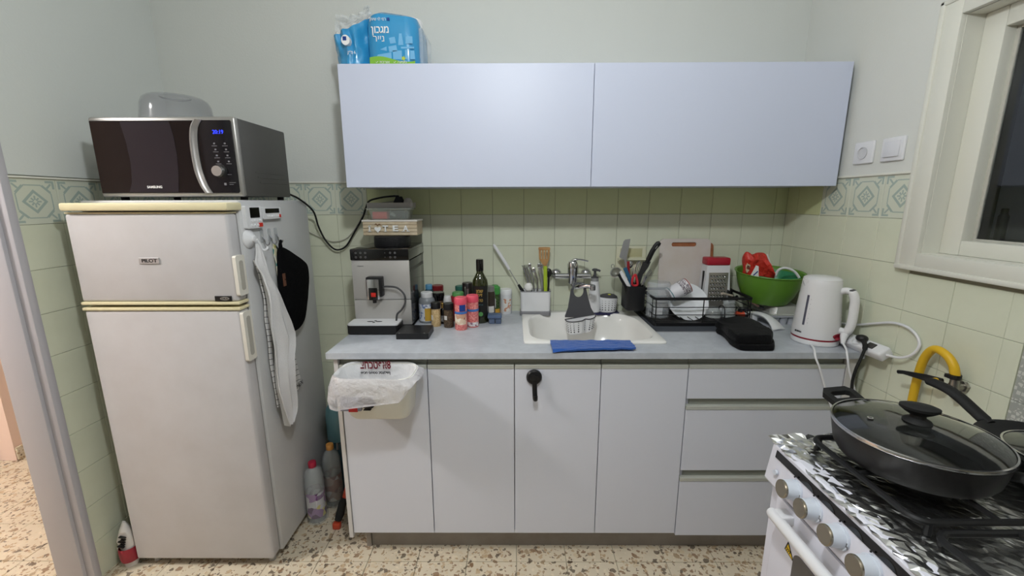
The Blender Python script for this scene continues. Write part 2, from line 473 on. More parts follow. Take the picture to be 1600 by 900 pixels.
# right wall with the window opening
WY0, WY1, WZ0, WZ1 = -0.707, -1.62, 1.254, 1.944
wr = MB().box(XR+0.0035, -5.3, 0, XR+0.2, 0.16, 1.254)
wall_right = struct('wall_right', wr, grout)
ob('plaster', MB().box(XR-0.002, -0.645, ZT-0.004, XR+0.2, 0.0, 2.7), plaster_r, wall_right)
ob('plaster', MB().box(XR+0.0036, WY0, 1.2541, XR+0.2, 0.0, ZT-0.004), plaster_r, wall_right)
ob('plaster', MB().box(XR-0.002, -5.3, WZ1, XR+0.2, -0.645, 2.7).box(XR-0.002, -5.3, 1.2541, XR+0.2, WY1, WZ1), plaster_r, wall_right)
ye = [0.0, -0.0775] + [-0.0775-T*k for k in range(1, 7)] + [-1.0225]
for a in range(len(ye)-1):
    y1, y0 = ye[a], ye[a+1]
    for r in range(0, 7):
        if r == 0 and y0 < -0.69: continue
        if r == 1 and y0 < -0.69: continue
        zc, sz = ZT-T*(r+0.5), 1
        if r == 2 and y0 < -0.69: zc, sz = ZT-T*2.5-0.012, 0.84
        src = (tilep0 if y1 > -0.2 else tileb0) if r == 0 else tile0
        put(src, wall_right, (XR, (y0+y1)/2, zc), -PI/2, (y1-y0)/T, sz)
rt = ob('relief_tile', MB().box(-0.0744, -0.003, -0.0744, 0.0744, 0.007, 0.0744, 0.0009, 1), relief, wall_right)
for k in range(4):
    for r in range(2, 7):
        put(rt, wall_right, (XR, -1.0265-T*(k+0.5), ZT-T*(r+0.5)-(0.012 if r == 2 else 0)), -PI/2, 1, 0.84 if r == 2 else 1)
struct('trim_2', MB().box(XL, -0.006, ZT-0.002, -0.66, 0.0, ZT+0.006, 0.002).box(XL, YD, ZT-0.010, XL+0.006, 0.0, ZT-0.003, 0.002).box(XR-0.007, -0.636, ZT-0.003, XR, 0, ZT+0.005, 0.002), white_paint)
# window: casing, sash, pane, dark yard
win = thing('window_1', '', 'window'); del win['label']; del win['category']; win['kind'] = 'structure'
def frame_boxes(x0, x1, yo, yi, zo0, zi0, zi1, zo1, yr_i, yr_o, bev):
    m = MB(); m.box(x0, yi, zo0, x1, yo, zo1, bev); m.box(x0, yr_o, zo0, x1, yr_i, zo1, bev)
    m.box(x0, yr_i, zo0, x1, yi, zi0, bev); m.box(x0, yr_i, zi1, x1, yi, zo1, bev); return m
ob('casing', frame_boxes(XR-0.016, XR+0.012, -0.652, WY0, 1.212, WZ0, WZ1, 1.99, WY1, -1.68, 0.003), white_paint, win)
ob('casing_moulding', MB().box(XR-0.022, -1.69, 1.198, XR+0.002, -0.638, 1.213, 0.004).box(XR-0.020, -0.654, 1.205, XR+0.002, -0.638, 2.0, 0.004).box(XR-0.020, -1.69, 1.986, XR+0.002, -0.638, 2.0, 0.004), white_paint, win)
ob('reveal', frame_boxes(XR+0.0, XR+0.1005, WY0+0.02, WY0-0.001, WZ0-0.02, WZ0+0.001, WZ1-0.001, WZ1+0.02, WY1+0.001, WY1-0.02, 0), white_paint, win)
ob('outer_reveal', frame_boxes(XR+0.101, XR+0.205, WY0+0.021, WY0-0.0015, WZ0-0.02, WZ0+0.002, WZ1-0.002, WZ1+0.02, WY1+0.0015, WY1-0.02, 0), mat('outer_reveal_night_shade', (40, 38, 40), 0.8), win)  # unlit night shade on the outer reveal is put into its colour
ob('sash', frame_boxes(XR+0.052, XR+0.10, WY0-0.001, -0.768, WZ0+0.001, 1.300, 1.889, WZ1-0.001, -1.56, WY1+0.001, 0.004), white_paint, win)
ob('putty', frame_boxes(XR+0.085, XR+0.095, -0.766, -0.777, 1.299, 1.306, 1.882, 1.89, -1.55, -1.561, 0.001), mat('old_putty', (190, 188, 178), 0.8, bump=(90, 1, 0.004)), win)
ob('pane', MB().box(XR+0.089, -1.555, 1.302, XR+0.092, -0.772, 1.887), mat('window_glass', (225, 230, 232), 0.02, trans=1.0, ior=1.45), win)
yard = struct('wall_yard', MB().box(XR+0.75, -3.0, 0, XR+0.85, 1.6, 2.8), mat('yard_wall', (188, 186, 190), 0.9))
struct('ledge_yard', MB().box(XR+0.2, -3.0, 1.18, XR+0.75, 1.6, 1.262), mat('yard_ledge', (120, 120, 124), 0.9))
b = MB().lathe(1.55, -0.696, [(0.0125, 1.262), (0.013, 1.266), (0.013, 1.37), (0.009, 1.378), (0.009, 1.392), (0.007, 1.395)])
solo('bottle', 'dark bottle standing on the ledge outside the window', 'bottle', b, black)
# ceiling and the side behind the camera
struct('ceiling', MB().box(-4.3, -5.4, 2.68, 1.6, 0.8, 2.78), ceil_m)
struct('wall_front', MB().box(-4.3, -5.4, 0, 1.6, -5.25, 2.75), mat('rear_room_paint', (205, 204, 200), 0.8))

# ------------------------------------------------------------ upper cabinets
for nm, x0, x1, lab in (('wall_cabinet', -0.667, 0.3035, 'white wall cabinet with one wide flap door, the left one under the blue paper pack'),
                        ('wall_cabinet', 0.3055, 1.276, 'white wall cabinet with one wide flap door, the right one beside the window wall')):
    t = thing(nm, lab, 'cabinet', ((x0+x1)/2, -0.16, 1.478), group='white wall cabinets')
    ca = MB(); z0, z1 = 1.480, 1.930
    ca.box(x0+.001, -0.312, z0, x0+.017, -0.003, z1).box(x1-.017, -0.312, z0, x1-.001, -0.003, z1).box(x0+.017, -0.312, z0, x1-.017, -0.003, z0+.016).box(x0+.017, -0.312, z1-.016, x1-.017, -0.003, z1).box(x0+.017, -0.015, z0+.016, x1-.017, -0.003, z1-.016)
    ob('carcass', ca, cab_u, t)
    ob('door', MB().box(x0, -0.332, 1.477, x1, -0.314, 1.931, 0.0012, 1), cab_u, t)

# ------------------------------------------------------------ base cabinets
XA = [-0.668, -0.324, 0.0, 0.322, 0.645]
DZ0, DZ1, FYD = 0.108, 0.829, -0.585
def carcass(x0, x1, sink=False):
    m = MB(); z0, z1 = 0.092, 0.858; yb, yf = -0.02, -0.566
    if sink:
        m.box(x0, yf, 0.70, x0+.016, yf+.03, z1).box(x1-.016, yf, 0.70, x1, yf+.03, z1); z1 = 0.70
    m.box(x0, yf, z0, x0+.016, yb, z1).box(x1-.016, yf, z0, x1, yb, z1).box(x0+.016, yf, z0, x1-.016, yb, z0+.016).box(x0+.016, yb-.01, z0+.016, x1-.016, yb, z1)
    return m
def front(parent, x0, x1, z0, z1, name):
    d = ob(name, MB().box(x0+.0015, FYD, z0, x1-.0015, FYD+.018, z1-.016, 0.001, 1), cab_m, parent)
    p = MB().box(x0+.0015, FYD-.002, z1-.016, x1-.0015, FYD+.018, z1, 0.0012, 1)
    p.box(x0+.0015, FYD+.0175, z1-.04, x1-.0015, FYD+.0185, z1-.016)
    ob('handle_profile', p, alu, d)
    return d
def base(x0, x1, label, doors, sink=False):
    t = thing('base_cabinet', label, 'cabinet', ((x0+x1)/2, -0.3, 0.09), group='white base cabinets under the worktop')
    ob('carcass', carcass(x0, x1, sink), cab_m, t)
    ob('recessed_channel', MB().box(x0+.001, -0.572, DZ1-.01, x1-.001, -0.566, 0.858, 0.001, 1), alud, t)
    for a, b_ in doors: front(t, a, b_, DZ0, DZ1, 'door')
    return t
c1 = base(-0.652, -0.325, 'white base cabinet behind the hanging waste bin, at the open end of the worktop', [(-0.652, -0.3245)])
ob('side_panel', MB().box(-0.669, FYD-.003, 0.088, -0.653, -0.01, 0.858, 0.001, 1), edge_m, c1)
base(-0.324, 0.3215, 'white two-door sink cabinet with a black hook on its right door', [(-0.324, 0.0), (0.0, 0.322)], True)
base(0.3225, 0.6445, 'white single-door base cabinet between the sink cabinet and the drawers', [(0.322, 0.645)], True)
t = thing('drawer_cabinet', 'white cabinet with three wide drawers behind the corner of the cooker', 'cabinet', (0.93, -0.3, 0.09), group='white base cabinets under the worktop')
ob('carcass', carcass(0.6455, 1.222), cab_m, t)
ob('recessed_channel', MB().box(0.646, -0.572, DZ1-.01, 1.221, -0.566, 0.858, 0.001, 1), alud, t)
for z0, z1 in ((0.693, 0.829), (0.392, 0.664), (0.098, 0.360)):
    front(t, 0.6455, 1.222, z0, z1, 'drawer')
for z in (0.378, 0.678): ob('recessed_channel', MB().box(0.662, -0.570, z-.03, 1.206, -0.560, z+.03), alud, t)
ob('side_panel', MB().box(1.224, FYD-.002, 0.095, 1.262, -0.01, 0.858, 0.001, 1), edge_m, t)
pl = MB().box(-0.600, -0.530, 0.0, 1.24, -0.514, 0.090); pl2 = MB().box(-0.622, -0.537, 0.0, -0.602, -0.05, 0.090)
t = thing('plinth', 'grey kickboard strip standing on the floor under the base cabinets', 'kickboard', (0.3, -0.52, 0))
ob('board', pl, plinth_m, t); ob('end_board', pl2, plinth_m, t)

# ------------------------------------------------------------ worktop with sink cut-out
ZC = 0.882
SX0, SX1, SY0, SY1 = 0.036, 0.590, -0.512, -0.030
w_ = MB()
outer = [(-0.687, -0.606), (1.268, -0.606), (1.268, -0.001), (-0.687, -0.001)]
inner = rrect(SX0+.012, SY0+.012, SX1-.012, SY1-.012, 0.03)
cc = ((SX0+SX1)/2, (SY0+SY1)/2); A = angs_for([outer, inner], cc, 24)
w_.ringprism(ray_loop(outer, cc, A), ray_loop(inner, cc, A), XY(0.0), 0.859, ZC)
solo('worktop', 'grey concrete-look laminate worktop running along the back wall', 'worktop', w_, top_m, smooth=20)
def sup(cx, cy, a, b_, n0, n1, z, N=72):
    out = []
    for i in range(N):
        t_ = 2*PI*i/N; c, s = math.cos(t_), math.sin(t_); n = n1 if s > 0 else n0
        out.append((cx+a*math.copysign(abs(c)**(2/n), c), cy+b_*math.copysign(abs(s)**(2/n), s), z))
    return out
sk = thing('sink', 'white inset kitchen sink with one rounded bowl under the wall tap', 'sink', (0.313, -0.27, 0.70))
cx, cy = 0.313, -0.271
rg = [sup(cx, cy, .277, .241, 30, 30, ZC+.001), sup(cx, cy, .277, .241, 30, 30, ZC+.006), sup(cx, cy, .272, .236, 30, 30, ZC+.009), sup(cx, cy-.002, .252, .211, 6, 3.0, ZC+.008),
      sup(cx, cy-.003, .245, .205, 6, 3.0, ZC+.001), sup(cx, cy-.004, .238, .198, 6, 3, ZC-.03), sup(cx, cy-.006, .222, .182, 6, 3, ZC-.12), sup(cx, cy-.006, .195, .155, 6, 3, ZC-.145), sup(cx, cy-.006, .10, .08, 4, 3, ZC-.150), sup(cx, cy, .04, .04, 2, 2, ZC-.152)]
rg2 = [[(p[0], p[1], p[2]-.006) for p in r] for r in rg[:0:-1]]
m = MB().rings(rg+rg2[:-1], closed=False, cap0=False, cap1=False)
ob('bowl', m, whiteb, sk, smooth=40)
ob('drain', MB().lathe(cx, cy, [(0.044, ZC-.153), (0.044, ZC-.149), (0.036, ZC-.148), (0.02, ZC-.153)]), chrome, sk)
# ------------------------------------------------------------ refrigerator
fr_side = mat('fridge_side_enamel', (206, 206, 206), 0.4, mottle=(3, (198, 198, 199)))
fr_door = mat('fridge_door_enamel', (200, 198, 200), 0.42, mottle=(5, (193, 190, 191)), bump=(300, 0.15, 0.0005))
fr = thing('refrigerator', 'old off-white two-door refrigerator standing in the left corner under the microwave', 'refrigerator', (-1.22, -0.36, 0))
ob('body', MB().box(-1.490, -0.588, 0.03, -0.945, -0.10, 1.428, 0.006), fr_side, fr)
ob('top_trim', MB().box(-1.493, -0.658, 1.394, -0.938, -0.580, 1.420, 0.006), cream, fr, label='yellowed front trim of the top')
fz = ob('freezer_door', MB().box(-1.495, -0.645, 1.084, -0.952, -0.592, 1.384, 0.010, 3), fr_door, fr)
ob('edge_trim', MB().box(-1.496, -0.648, 1.074, -0.948, -0.592, 1.084, 0.002), cream, fz)
ob('edge_trim', MB().box(-1.494, -0.643, 1.384, -0.953, -0.592, 1.389, 0.001), cream, fz)
fd = ob('fridge_door', MB().box(-1.495, -0.645, 0.038, -0.952, -0.592, 1.054, 0.010, 3), fr_door, fr)
ob('edge_trim', MB().box(-1.496, -0.648, 1.054, -0.948, -0.592, 1.064, 0.002), cream, fd)
ob('gasket', MB().box(-1.485, -0.592, 0.04, -0.956, -0.587, 1.384), mat('grey_gasket', (150, 148, 146), 0.7), fr)
def fridge_handle(door, z0, z1):
    y0, y1 = -0.648, -0.600; x = -0.952
    h = MB().prism(rrect(y0, z0, y1, z1, 0.008), YZ, x, x+0.012)
    hd = ob('handle', h, mat('handle_plastic', (222, 218, 208), 0.4), door)
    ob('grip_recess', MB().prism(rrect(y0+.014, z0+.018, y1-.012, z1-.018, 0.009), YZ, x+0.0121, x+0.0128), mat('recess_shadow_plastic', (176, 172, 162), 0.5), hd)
fridge_handle(fz, 1.104, 1.243); fridge_handle(fd, 0.866, 1.046)
bd = ob('badge', MB().box(-1.030, -0.648, 1.0875, -0.972, -0.6445, 1.105, 0.0008, 1), black, fz)
ob('emblem', MB().prism([(-0.995+.016*math.cos(a*PI/12), 1.0962+.0058*math.sin(a*PI/12)) for a in range(24)], XZ, -0.649, -0.6478), silver, bd)
text('lettering', 'OKA', 0.0085, (-0.995, -0.6494, 1.0962), FRONT, printk, bd, squash=1.3)
for x in (-1.45, -0.985):
    ob('foot', MB().cyl((x, -0.60, 0.0), (x, -0.60, 0.036), 0.014), mat('foot_plastic', (190, 188, 184), 0.5), fr)
    ob('foot', MB().cyl((x, -0.16, 0.0), (x, -0.16, 0.032), 0.014), MATS['foot_plastic'], fr)
pm = thing('magnet_plate', 'small silver PILOT nameplate magnet on the freezer door', 'magnet', (-1.234, -0.6475, 1.217))
ob('plate', MB().box(-1.268, -0.6485, 1.217, -1.200, -0.6451, 1.238, 0.001, 1), mat('nameplate_silver', (190, 188, 190), 0.3, 0.4), pm)
text('lettering', 'PILOT', 0.0160, (-1.2325, -0.6487, 1.2275), FRONT, printk, pm, width=0.052, bold=0.0004)

# ------------------------------------------------------------ microwave on the refrigerator
mw = thing('microwave', 'silver and black microwave oven with a blue clock, on top of the refrigerator', 'microwave', (-1.185, -0.4, 1.428))
grey_case = mat('grey_case', (96, 95, 92), 0.45, 0.35)
ob('casing', MB().box(-1.428, -0.540, 1.441, -0.942, -0.238, 1.702, 0.006), grey_case, mw)
ob('front_frame', MB().box(-1.434, -0.562, 1.440, -0.938, -0.540, 1.703, 0.008, 3), silver, mw)
dk = mat('microwave_glass', (14, 12, 16), 0.12, coat=0.15, spec=0.35)
door = ob('door_glass', MB().box(-1.428, -0.5655, 1.452, -1.052, -0.561, 1.690, 0.002, 1), dk, mw)
wpoly = [(-1.322, 1.686), (-1.312, 1.62), (-1.309, 1.55), (-1.316, 1.49), (-1.330, 1.456), (-1.160, 1.456), (-1.150, 1.52), (-1.146, 1.58), (-1.148, 1.64), (-1.156, 1.686)]
ob('window', MB().prism(wpoly, XZ, -0.5663, -0.5650), mat('microwave_window', (34, 32, 40), 0.18), door)
text('lettering', 'SAMSUNG', 0.011, (-1.240, -0.5662, 1.4725), FRONT, printw, door, width=0.052, bold=0.0004)
panel = ob('control_panel', MB().prism([(-1.066, 1.690), (-0.953, 1.690), (-0.949, 1.686), (-0.949, 1.457), (-0.953, 1.452), (-1.040, 1.452), (-1.066, 1.5), (-1.072, 1.57)], XZ, -0.566, -0.5605), dk, mw)
hr = smooth_pts([(-1.046, 0, 1.691), (-1.062, 0, 1.665), (-1.070, 0, 1.62), (-1.071, 0, 1.57), (-1.067, 0, 1.52), (-1.056, 0, 1.478), (-1.042, 0, 1.452)], 4)
def band(u, v):
    i = v*(len(hr)-1); p = hr[int(round(i))]
    return (p.x-0.024*u, -0.5665-0.013*math.sin(PI*u), p.z)
hm = MB().sheet(band, 6, len(hr)-1, 0.003)
ob('handle', hm, mat('silver_handle', (172, 168, 166), 0.3, 0.6), door)
ob('door_gap', MB().tube([(p.x+0.0015, -0.5665, p.z) for p in hr], 0.0012, 6), black, mw)
kb = ob('knob', MB().lathe(0, 0, [(0.0185, 0.0), (0.0185, 0.016), (0.017, 0.019)]).xf(0, Matrix.Translation((-1.007, -0.565, 1.525)) @ Matrix.Rotation(PI/2, 4, 'X')), mat('knob_metal', (196, 194, 192), 0.25, 0.9), mw)
ob('knob_ring', MB().lathe(0, 0, [(0.023, 0.0), (0.023, 0.002)]).xf(0, Matrix.Translation((-1.004, -0.5655, 1.525)) @ Matrix.Rotation(PI/2, 4, 'X')), black, mw)
text('clock', '20:19', 0.018, (-0.996, -0.5664, 1.652), FRONT, mat('blue_led', (20, 30, 200), 0.4, emit=((40, 60, 255), 2.2)), panel, width=0.036)
for k in range(4):
    for q in range(2):
        x, z = -1.014+0.036*q+0.002*k, 1.612-0.0195*k
        m = MB().box(x-.009, -0.5664, z-.005, x+.009, -0.5658, z-.0036).box(x-.003, -0.5664, z+.001, x+.003, -0.5658, z+.006)
        ob('button_mark', m, printg, panel)
m = MB().box(-0.982, -0.5664, 1.513, -0.968, -0.5658, 1.5145).box(-0.998, -0.5664, 1.478, -0.99, -0.5658, 1.486).box(-0.98, -0.5664, 1.486, -0.958, -0.5658, 1.4875).box(-0.98, -0.5664, 1.480, -0.966, -0.5658, 1.4815)
ob('button_marks', m, printg, panel, kind='stuff')
for k in range(3):
    ob('vent_ridge', MB().tube([(-0.9415, -0.47+.01*k, 1.528-0.018*k), (-0.9415, -0.28+.01*k, 1.528-0.018*k)], 0.0012, 6), grey_case, mw)
for x in (-1.40, -0.97):
    for y in (-0.51, -0.27): ob('foot', MB().cyl((x, y, 1.428), (x, y, 1.442), 0.012), rubber, mw)
# splatter cover on the microwave
cov = MB()
pr = [(0.124, 1.703), (0.124, 1.707), (0.119, 1.709), (0.113, 1.742), (0.108, 1.775), (0.100, 1.792), (0.086, 1.802), (0.05, 1.806), (0.049, 1.800), (0.0, 1.799)]
cov.lathe(-1.258, -0.385, pr + [(max(r-.0025, 0), z-.002) for r, z in pr[-2:1:-1]], 48, cap0=False, cap1=False)
solo('microwave_cover', 'translucent grey plastic splatter cover lying on the microwave', 'plate cover', cov, mat('smoke_plastic', (150, 152, 158), 0.12, alpha=0.20))

# ------------------------------------------------------------ things on the side of the refrigerator (plane x = -0.945)
SX = -0.945
def timer(label, y0, z0, y1, z1, scr, rows, cols, redb, by0, bz0, by1, bz1):
    t = thing('timer', label, 'timer', (SX, (y0+y1)/2, z0), group='white magnetic timers on the refrigerator')
    ob('case', MB().prism(rrect(y0, z0, y1, z1, 0.006), YZ, SX, SX+0.014), white, t)
    ob('screen', MB().prism(rrect(*scr, 0.002), YZ, SX+0.0141, SX+0.0148), blackg, t)
    for r in range(rows):
        for c in range(cols):
            y = by0+(by1-by0)*(c+.5)/cols; z = bz0+(bz1-bz0)*(r+.5)/rows
            if redb[0] < y < redb[2] and redb[1] < z < redb[3]: continue
            ob('button', MB().cyl((SX+0.0141, y, z), (SX+0.0165, y, z), 0.0042, n=10), mat('button_white', (240, 240, 242), 0.3), t)
    ob('start_button', MB().prism(rrect(*redb, 0.002), YZ, SX+0.0141, SX+0.017), mat('button_red', (214, 56, 44), 0.35), t, label='red start button')
timer('larger white magnetic kitchen timer with a square black screen and red button', -0.574, 1.329, -0.482, 1.408, (-0.552, 1.366, -0.496, 1.402), 2, 4, (-0.508, 1.333, -0.486, 1.347), -0.556, 1.332, -0.486, 1.364)
timer('smaller wide white magnetic timer with a long black screen', -0.474, 1.358, -0.350, 1.402, (-0.458, 1.380, -0.364, 1.397), 1, 6, (-0.366, 1.362, -0.357, 1.374), -0.454, 1.361, -0.366, 1.377)
# suction hook
t = thing('suction_hook', 'white suction cup hook on the refrigerator side below the timers', 'hook', (SX, -0.55, 1.255))
MX = Matrix.Rotation(PI/2, 4, 'Y')
ob('cup', MB().lathe(0, 0, [(0.034, 0), (0.033, 0.004), (0.022, 0.012), (0.013, 0.018), (0.011, 0.024), (0.0, 0.026)], 24, cap1=False).xf(0, Matrix.Translation((SX, -0.556, 1.293)) @ MX), white, t)
ob('hook', MB().tube(smooth_pts([(SX+.024, -0.548, 1.290), (SX+.028, -0.538, 1.272), (SX+.028, -0.532, 1.256), (SX+.034, -0.526, 1.249), (SX+.042, -0.522, 1.254), (SX+.044, -0.520, 1.262)], 4), 0.0042, 8), white, t)
clear_pl = mat('clear_plastic', (225, 228, 230), 0.12, alpha=0.55)
hooks = None
for y, lab in ((-0.476, 'clear adhesive hook holding the white kitchen towel'), (-0.428, 'clear adhesive hook with nothing on it, between the towel and the oven mitt'), (-0.382, 'clear adhesive hook holding the black oven mitt')):
    t = thing('adhesive_hook', lab, 'hook', (SX, y, 1.262), group='clear hooks on the refrigerator')
    ob('pad', MB().prism(rrect(y-.011, 1.272, y+.011, 1.322, 0.006), YZ, SX, SX+.002), clear_pl, t)
    ob('hook', MB().tube(smooth_pts([(SX+.002, y, 1.296), (SX+.008, y, 1.285), (SX+.010, y+.002, 1.270), (SX+.016, y+.004, 1.262), (SX+.022, y+.006, 1.266), (SX+.023, y+.007, 1.273)], 4), 0.0024, 8), chrome, t)
# towel
terry = mat('white_terry', (226, 224, 224), 0.95, bump=(420, 1.0, 0.003), sheen=0.3)
stripes = stripe_mat('striped_towel', (226, 224, 222), (70, 66, 70), 42, 0.10)
def lerp_rows(rows, z):
    for a, b_ in zip(rows, rows[1:]):
        if a[0] >= z >= b_[0]:
            f = (a[0]-z)/max(1e-6, a[0]-b_[0]); return [a[i]+(b_[i]-a[i])*f for i in (1, 2)]
    return rows[-1][1:] if z < rows[-1][0] else rows[0][1:]
def drape(rows, x0, amp, ph, nu=18, nv=46, th=0.004, k=9):
    s_ = -(x0+0.006+amp*0.5)/0.945
    rows = [(1.4196+(a-1.4196)*s_, -2.0542+(b_+2.0542)*s_, -2.0542+(c+2.0542)*s_) for a, b_, c in rows]
    zt, zb = rows[0][0], rows[-1][0]
    def fn(u, v):
        z = zt+(zb-zt)*v; l, r = lerp_rows(rows, z); y = l+(r-l)*u
        g = min(1, v*4)
        return (x0+0.006*g+amp*g*(0.5+0.5*math.sin(u*k+ph+v*1.5))+0.006*noise.noise(Vector((y*12, z*9, ph))), y, z)
    return MB().sheet(fn, nu, nv, th)
tw = thing('kitchen_towel', 'white terry kitchen towel with black stripes hanging on the refrigerator side', 'towel', (SX+.02, -0.45, 0.50))
ob('terry_layer', drape([(1.268, -0.484, -0.470), (1.235, -0.500, -0.458), (1.20, -0.522, -0.452), (1.15, -0.500, -0.444), (1.03, -0.500, -0.395), (0.93, -0.503, -0.352), (0.865, -0.505, -0.328), (0.82, -0.506, -0.340), (0.775, -0.507, -0.368), (0.69, -0.506, -0.380), (0.60, -0.490, -0.378), (0.545, -0.472, -0.384), (0.505, -0.452, -0.42)], SX+.028, 0.028, 0.4, k=12), terry, tw)
ob('striped_edge', drape([(1.215, -0.534, -0.498), (1.15, -0.516, -0.488), (0.98, -0.518, -0.492), (0.80, -0.517, -0.495), (0.62, -0.510, -0.49)], SX+.008, 0.006, 1.0, 4, 30), stripes, tw, label='striped back of the towel')
sp = ob('striped_panel', drape([(0.875, -0.40, -0.334), (0.80, -0.40, -0.340), (0.72, -0.40, -0.326), (0.65, -0.40, -0.314), (0.618, -0.40, -0.330), (0.590, -0.40, -0.378)], SX+.004, 0.006, 2.0, 8, 16), stripes, tw, label='striped back of the towel')
text('lettering', 'KITCHEN', 0.030, (SX+.020, -0.393, 0.652), RIGHT, mat('towel_print', (70, 66, 70), 0.9), sp, width=0.11)
# mitt and patterned cloth
mt = thing('oven_mitt', 'black quilted oven mitt hanging beside the towel', 'oven mitt', (SX+.02, -0.27, 0.87))
mp = [(-0.356, 1.236), (-0.330, 1.240), (-0.290, 1.226), (-0.235, 1.198), (-0.180, 1.168), (-0.148, 1.146), (-0.139, 1.118), (-0.146, 1.06), (-0.165, 1.0), (-0.186, 0.95), (-0.215, 0.905), (-0.255, 0.877), (-0.303, 0.872), (-0.345, 0.892), (-0.370, 0.93), (-0.376, 0.98), (-0.378, 1.05), (-0.376, 1.12), (-0.368, 1.19)]
mp = [(p.x, p.y) for p in smooth_pts([(a, b_, 0) for a, b_ in mp], 3, True)]
mitt_m = mat('black_quilted_cotton', (11, 11, 13), 0.95, bump=(60, 0.6, 0.005), spec=0.12)
mp = [(-2.0542+(a+2.0542)*0.966, 1.4196+(b_-1.4196)*0.966) for a, b_ in mp]
ob('mitt', MB().pillow(mp, lambda a, b_, d: (SX+.023+d, a, b_), 0.028, wob=0.3), mitt_m, mt)
ob('loop', MB().tube(smooth_pts([(SX+.028, -0.400, 1.238), (SX+.026, -0.408, 1.252), (SX+.020, -0.386, 1.270), (SX+.017, -0.384, 1.264), (SX+.026, -0.398, 1.242)], 4), (0.005), 8), mitt_m, mt)
ob('tag', MB().box(SX+.0345, -0.428, 1.095, SX+.0375, -0.412, 1.145), mat('brown_leather', (104, 66, 48), 0.6), mt, label='brown leather tag')
yc = drape([(1.258, -0.394, -0.380), (1.22, -0.404, -0.350), (1.12, -0.406, -0.345), (1.02, -0.392, -0.345), (0.99, -0.385, -0.35)], SX+.003, 0.004, 0.3, 5, 20, 0.003)
solo('patterned_cloth', 'thin cloth with a yellow and teal print hanging behind the black oven mitt', 'cloth', yc, cell_mat('yellow_print', [(226, 216, 120), (232, 226, 190), (222, 206, 96), (70, 132, 130), (226, 220, 196), (40, 44, 40), (210, 214, 206)], 42, 0.9))

# ------------------------------------------------------------ on the floor beside the refrigerator
def crumple(cx, cy, prof, seed, n=26, amp=0.012, fx=30):
    m = MB().lathe(cx, cy, prof, n)
    for v in m.b.verts:
        d = noise.noise_vector(Vector((v.co.x*fx+seed, v.co.y*fx, v.co.z*fx)))*amp
        v.co += Vector((d.x, d.y, d.z*0.5 if v.co.z > 0.004 else 0)); v.co.z = max(v.co.z, prof[0][1])
    return m
bag = thing('crumpled_bag', 'crumpled white and red printed food bag squeezed between the refrigerator and the tiled wall', 'bag', (-1.545, -0.625, 0))
m = crumple(-1.535, -0.625, [(0.020, 0), (0.026, 0.03), (0.028, 0.08), (0.027, 0.12), (0.020, 0.16), (0.008, 0.19)], 2.0)
ob('bag', m, mat('printed_bag', (224, 220, 216), 0.3), bag)
ob('printed_band', MB().lathe(-1.533, -0.628, [(0.030, 0.030), (0.033, 0.05), (0.034, 0.078), (0.031, 0.09)], 26, cap0=False, cap1=False), mat('bag_red_print', (150, 34, 50), 0.35), bag, label='dark red printed band')
for k in range(5):
    ob('print_mark', MB().box(-1.546+.008*(k % 2), -0.6555, 0.098+.011*k, -1.522, -0.6465, 0.1015+.011*k).rot(0, 0.3, 'Y', (-1.53, -0.66, 0.12)), printk, bag)
ob('loose_end', crumple(-1.573, -0.612, [(0.012, 0), (0.018, 0.03), (0.016, 0.07), (0.006, 0.10)], 5.0, 16, 0.010), MATS['printed_bag'], bag)
wrap = mat('clear_pet', (226, 232, 232), 0.06, alpha=0.20, bump=(70, 1.0, 0.006))
def pet(label, x, y, h, r, capc, capn, lab_cols, seed):
    t = thing('plastic_bottle', label, 'bottle', (x, y, 0), group='wrapped bottles beside the refrigerator')
    ob('wrapper', crumple(x, y, [(r*1.05, 0.0), (r*1.12, 0.015), (r*1.04, 0.04), (r*1.03, h*.62), (r*1.02, h*.76), (r*.78, h*.86), (r*.4, h*.91)], seed, 28, 0.005, 45), wrap, t)
    ob('bottle', MB().lathe(x, y, [(r*.9, 0.004), (r*.95, 0.02), (r*.93, h*.3), (r*.95, h*.7), (r*.8, h*.82), (r*.36, h*.9), (r*.32, h*.93)]), mat('pet_bottle', (206, 212, 214), 0.08, alpha=0.35), t)
    ob('label_band', MB().lathe(x, y, [(r*.985, h*.10), (r*.985, h*.52)], 28, cap0=False, cap1=False), cell_mat(capn+'_label', lab_cols, 38, 0.4), t)
    ob('cap', MB().lathe(x, y, [(r*.40, h*.915), (r*.42, h*.925), (r*.42, h*.985), (r*.38, h)], 20), mat(capn, capc, 0.35), t, label='coloured screw cap')
pet('plastic-wrapped bottle with a raspberry red cap, in front of the other by the refrigerator', -0.902, -0.378, 0.290, 0.041, (168, 34, 62), 'raspberry_cap', [(150, 110, 160), (204, 200, 206), (112, 62, 120), (206, 206, 214), (92, 40, 96), (214, 200, 120)], 1.0)
pet('plastic-wrapped bottle with an orange cap, behind the red capped one', -0.868, -0.270, 0.310, 0.040, (214, 150, 74), 'orange_cap', [(170, 150, 140), (150, 112, 106), (206, 200, 196), (128, 96, 100)], 8.0)
t = thing('cleaner_bottle', 'tall teal bottle with a bulky hood, beside the cabinet end behind the wrapped bottles', 'bottle', (-0.872, -0.15, 0))
teal = mat('teal_plastic', (112, 158, 168), 0.4)
ob('hood', MB().lathe(-0.872, -0.15, [(0.052, 0.272), (0.055, 0.278), (0.055, 0.40), (0.050, 0.435), (0.036, 0.455), (0.015, 0.46)], 28), teal, t)
ob('opening', MB().lathe(-0.862, -0.168, [(0.016, 0.455), (0.016, 0.463)], 16), rubber, t)
